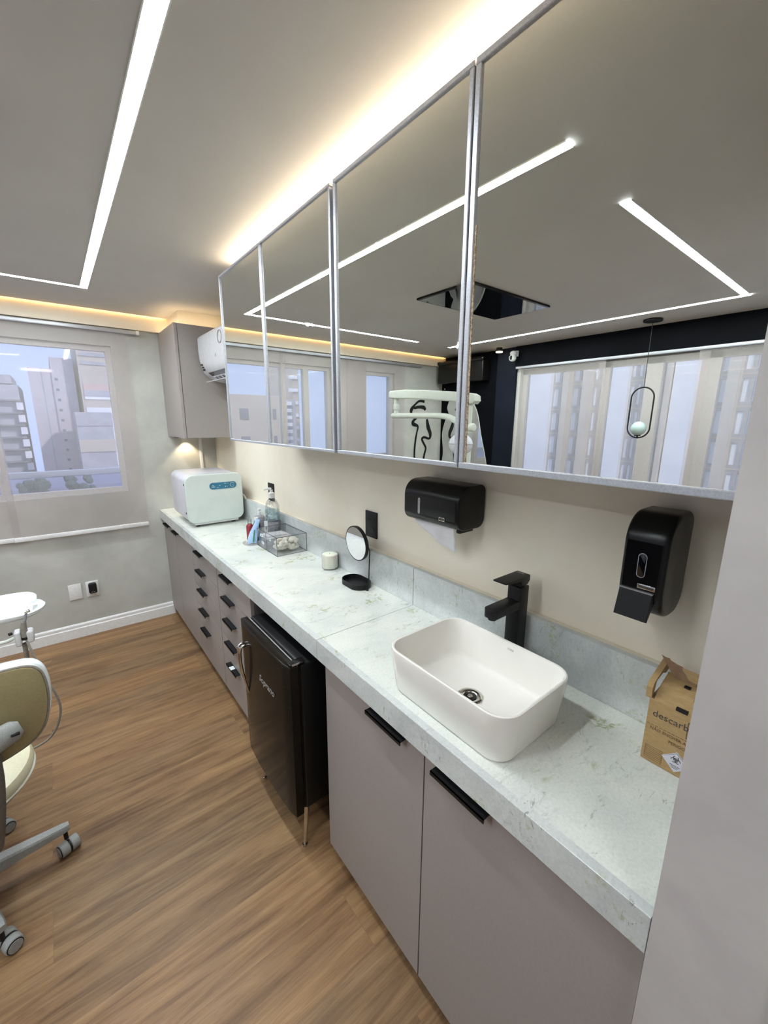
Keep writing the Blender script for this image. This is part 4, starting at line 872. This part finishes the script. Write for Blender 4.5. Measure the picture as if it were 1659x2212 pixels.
flatten(stroke([(-3.104, 1.827), (-3.023, 1.83), (-2.958, 1.79), (-2.901, 1.732), (-2.909, 1.685), (-3.002, 1.663), (-2.931, 1.6), (-2.938, 1.567), (-3.006, 1.542), (-2.994, 1.474), (-2.977, 1.397), (-2.966, 1.309), (-2.962, 1.22), (-2.974, 1.10), (-3.02, .98)], [.020, .016, .014, .028, .018, .016, .022, .032, .018, .014, .017, .017, .016, .017, .014])).build('outer_stroke', 'handle_black', t)
flatten(stroke([(-2.932, 1.77), (-2.949, 1.752), (-3.012, 1.763), (-3.093, 1.76), (-3.124, 1.732)], [.014, .020, .020, .028, .022])).build('brow_stroke', 'handle_black', t)
flatten(stroke([(-3.154, 1.625), (-3.178, 1.532), (-3.217, 1.452), (-3.202, 1.397), (-3.12, 1.413), (-3.079, 1.394), (-3.108, 1.344), (-3.146, 1.283), (-3.127, 1.213), (-3.109, 1.12), (-3.08, 1.02)], [.018, .036, .030, .016, .017, .019, .017, .017, .018, .017, .014])).build('inner_stroke', 'handle_black', t)
t = thing('black_wall_box', 'black box-shaped wall unit high on the black wall beside the far corner', 'wall unit', (XL+.07, 3.25, 2.15))
MB().box(XL+.001, XL+.13, 2.93, YF-.048, 2.03, 2.25, .012, 3).build('body', 'black_satin', t)
MB().box(XL+.10, XL+.15, 2.92, YF-.05, 2.235, 2.275, .012, 3).build('top_roll', 'black_gloss', t)
MB().sphere((XL+.005, 3.585, 1.98), .008).build('sensor', 'white_trim', t)
t = thing('security_camera', 'white security camera with black lens hanging by the black column', 'security camera', (-3.28, 2.60, 2.25))
MB().box(XL+.05, XL+.075, 2.555, 2.60, 2.235, 2.29, .004).box(XL+.07, XL+.10, 2.565, 2.595, 2.25, 2.275, .004).build('bracket', 'white_trim', t)
MB().sphere((XL+.105, 2.58, 2.262), .034, .034, .026).sphere((XL+.115, 2.58, 2.218), .036, .036, .034).build('head', 'white_plastic', t)
MB().sphere((XL+.140, 2.578, 2.218), .014, .016, .021).build('lens', 'black_gloss', t)
t = thing('ceiling_spotlight', 'small black cylinder spotlight on the ceiling beside the security camera', 'spotlight', (-3.28, 2.74, H))
MB().cyl((-3.28, 2.74, H-.035), (-3.28, 2.74, H), .030).build('housing', 'black_matt', t)
MB().cyl((-3.28, 2.74, H-.047), (-3.28, 2.74, H-.035), .034, bev=.004).build('lens', 'lens_lit', t)
# ------------------------------------------------------------------ outside
struct(B(-120, 80, -60, 150, -30.2, -30).build('ground', 'ground', smooth=False))
t = thing('balcony_railing', 'white balcony railing with glass outside the far window', 'railing', (-1.5, YF+.62, 1.1))
MB().box(-6, 1.5, YF+.59, YF+.64, 1.150, 1.196, .008).box(-6, 1.5, YF+.60, YF+.63, .96, .985, .004).build('handrail', 'b_white', t)
MB().box(-6, 1.5, YF+.612, YF+.618, .35, 1.15).build('glass_panel', 'rail_glass', t, smooth=False)
struct(B(-6, 1.5, YF+.16, YF+.8, .2, .34).build('balcony_floor', 'white_trim', smooth=False))
def building(name, label, m_, x0, x1, y, top, depth=6, parts=None):
    t = thing(name, label, 'building', ((x0+x1)/2, y+depth/2, -30))
    B(x0, x1, y, y+depth, -30, top).build('walls', m_, t, smooth=False)
    if parts: parts(t)
    return t
Y0 = YF+30
def p1(t):
    B(-3.1, -2.55, Y0-.02, Y0+5, 3.6, 4.1).build('roof_block', 'b_grey', t, smooth=False)
    q = MB()
    for i in range(14): q.box(-9, -2.25, Y0-.35, Y0, 2.6-i*.72, 2.68-i*.72)
    q.build('balcony_slabs', 'b_win', t, smooth=False)
    q = MB()
    for i in range(14): q.box(-2.5, -2.2, Y0-.3, Y0+.1, 2.1-i*.72, 2.52-i*.72)
    q.build('balcony_fronts', 'b_white', t, smooth=False)
building('apartment_tower', 'grey stepped apartment tower at the left of the far window view', 'b_grey', -9, -2.3, Y0, 3.55, parts=p1)
def p2(t):
    B(-.62, .52, Y0-.1, Y0+5, -30, 5.27).build('taller_wing', 'b_pink', t, smooth=False)
    B(-1.15, -1.07, Y0-.03, Y0, -30, 4.6).build('vertical_groove', 'b_grey', t, smooth=False)
    q = MB()
    for i in range(16): q.box(-.50, -.34, Y0-.14, Y0-.1, 3.9-i*.62, 4.05-i*.62)
    q.build('window', 'b_win', t, smooth=False)
building('apartment_tower', 'tall pale pink tower in the middle of the far window view', 'b_pink', -1.73, -.6, Y0, 4.6, parts=p2)
def p3(t):
    for (a, b_, m_) in ((3.35, 3.75, 'b_red'), (2.95, 3.35, 'b_grey'), (4.9, 5.1, 'b_grey'), (5.4, 5.6, 'b_grey'), (5.9, 6.1, 'b_grey'), (6.4, 6.6, 'b_grey'), (2.8, 2.95, 'b_white'), (-1.6, 2.3, 'b_white')):
        B(.85, 9, Y0-1.06, Y0-1, a, b_).build('facade_band', m_, t, smooth=False)
building('apartment_tower', 'beige tower with salmon band at the right of the far window view', 'b_beige', .72, 9, Y0-1, 14, parts=p3)
def p4(t):
    for i in range(5): B(.1, 1.86, Y0-4.05, Y0-4, 1.2-i*1.5, 1.9-i*1.5).build('facade_band', 'b_beige' if i % 2 else 'b_grey', t, smooth=False)
building('low_building', 'low grey building in front of the beige tower', 'b_grey', .10, 1.84, Y0-4, 1.97, 2.7, p4)
building('low_building', 'low pale house roofs far below the window', 'b_pink', -9, 4, Y0-12, -1.2, 4)
def p5(t):
    for (a, b_) in ((-11.9, -11.2), (-14.2, -13.9)):
        for z in (1.6, -.55):
            B(a, b_, Y0-1.05, Y0-1, z, z+.85).build('window', 'b_win', t, smooth=False)
building('apartment_block', 'broad pale beige block seen in the first mirror door', 'b_beige', -14.6, -10, Y0-1, 3.5, parts=p5)
def p6(t):
    q = MB()
    for i in range(16): q.box(-16.9, -15.5, Y0+1.6, Y0+2, 2.9-i*.62, 3.2-i*.62)
    q.build('balcony_bands', 'b_white', t, smooth=False)
    B(-16.35, -16.1, Y0+1.5, Y0+2, -30, 3.5).build('white_corner', 'b_white', t, smooth=False)
building('apartment_tower', 'grey tower with white striped balconies seen in the second mirror door', 'b_grey', -17.5, -15.4, Y0+2, 3.4, parts=p6)
def p7(t):
    for i in range(12): B(-19.2, -18.3, Y0+4.8, Y0+5, 5.5-i*1.2, 5.8-i*1.2).build('balcony_slab', 'b_white', t, smooth=False)
building('apartment_tower', 'thin beige tower edge behind the narrow window sash', 'b_beige', -19.4, -18.75, Y0+5, 9, parts=p7)
for i, (x, y, s_c) in enumerate(((-1.75, 17.5, .8), (-.45, 17.5, .9), (.9, 17.5, .75), (-8.0, 17.5, 1.3), (-9.9, 17.5, 1.2))):
    mb = MB(); rr = random.Random(i)
    mb.cyl((x, y, -30), (x, y, -.9), .1, .07, 8)
    for j in range(22): mb.sphere((x+rr.uniform(-.42, .42)*s_c, y+rr.uniform(-.4, .4)*s_c, -.75+rr.uniform(-.8, .45)*s_c), rr.uniform(.10, .24)*s_c, n=8)
    o = mb.build('tree', 'leaf', smooth=True)
    tag(o, ['dark tree crown below the grey stepped tower', 'dark tree crown below the pale pink tower', 'small tree crown beside the low grey building', 'tree crown outside beside the striped tower, seen in the mirrors', 'tree crown in front of the beige block, seen in the mirrors'][i], 'tree', 'treetops below the far window')
# neighbour facade outside the side windows
FX = -20
t = thing('office_facade', 'pale office building with columns and louvred floors outside the side windows', 'building', (FX-3, 6, -30))
B(FX-6, FX-.5, -30, 26, -30, 22).build('walls', 'b_pink', t, smooth=False)
for (a, b_) in ((11.98, 13.3), (8.25, 9.35), (5.35, 6.5)): B(FX-.5, FX-.1, a, b_, -30, 22).build('white_panel', 'b_white', t, smooth=False)
for (a, b_) in ((10.93, 11.22), (9.90, 10.22), (6.55, 6.72), (4.33, 4.68), (6.98, 7.5), (3.0, 3.35)): B(FX-.5, FX+.1, a, b_, -30, 22).build('column', 'b_beige', t, smooth=False)
wp = MB(); ml = MB(); lv_ = MB(); lw_ = MB()
for (a, b_, n) in ((11.22, 11.98, 2), (10.22, 10.93, 2), (9.35, 9.90, 2), (6.72, 6.98, 2), (3.35, 4.33, 3), (4.68, 5.35, 2), (7.5, 8.25, 3), (13.3, 14.2, 3), (1.0, 3.0, 6)):
    wp.box(FX-.48, FX-.42, a, b_, -30, 22)
    for k in range(n+1): y = a+(b_-a)*k/n; ml.box(FX-.42, FX-.36, y-.06, y+.06, -30, 22)
    for j in range(-10, 12):
        z = 1.0+j*1.2; lv_.box(FX-.42, FX-.35, a, b_, z-.17, z+.17); lw_.box(FX-.35, FX-.33, a, b_, z-.03, z+.03)
wp.build('window_band', 'b_white', t, smooth=False); ml.build('mullions', 'b_gap', t, smooth=False); lv_.build('floor_spandrels', 'b_gap', t, smooth=False); lw_.build('ledge_lines', 'b_beige', t, smooth=False)
bpy.context.view_layer.update()
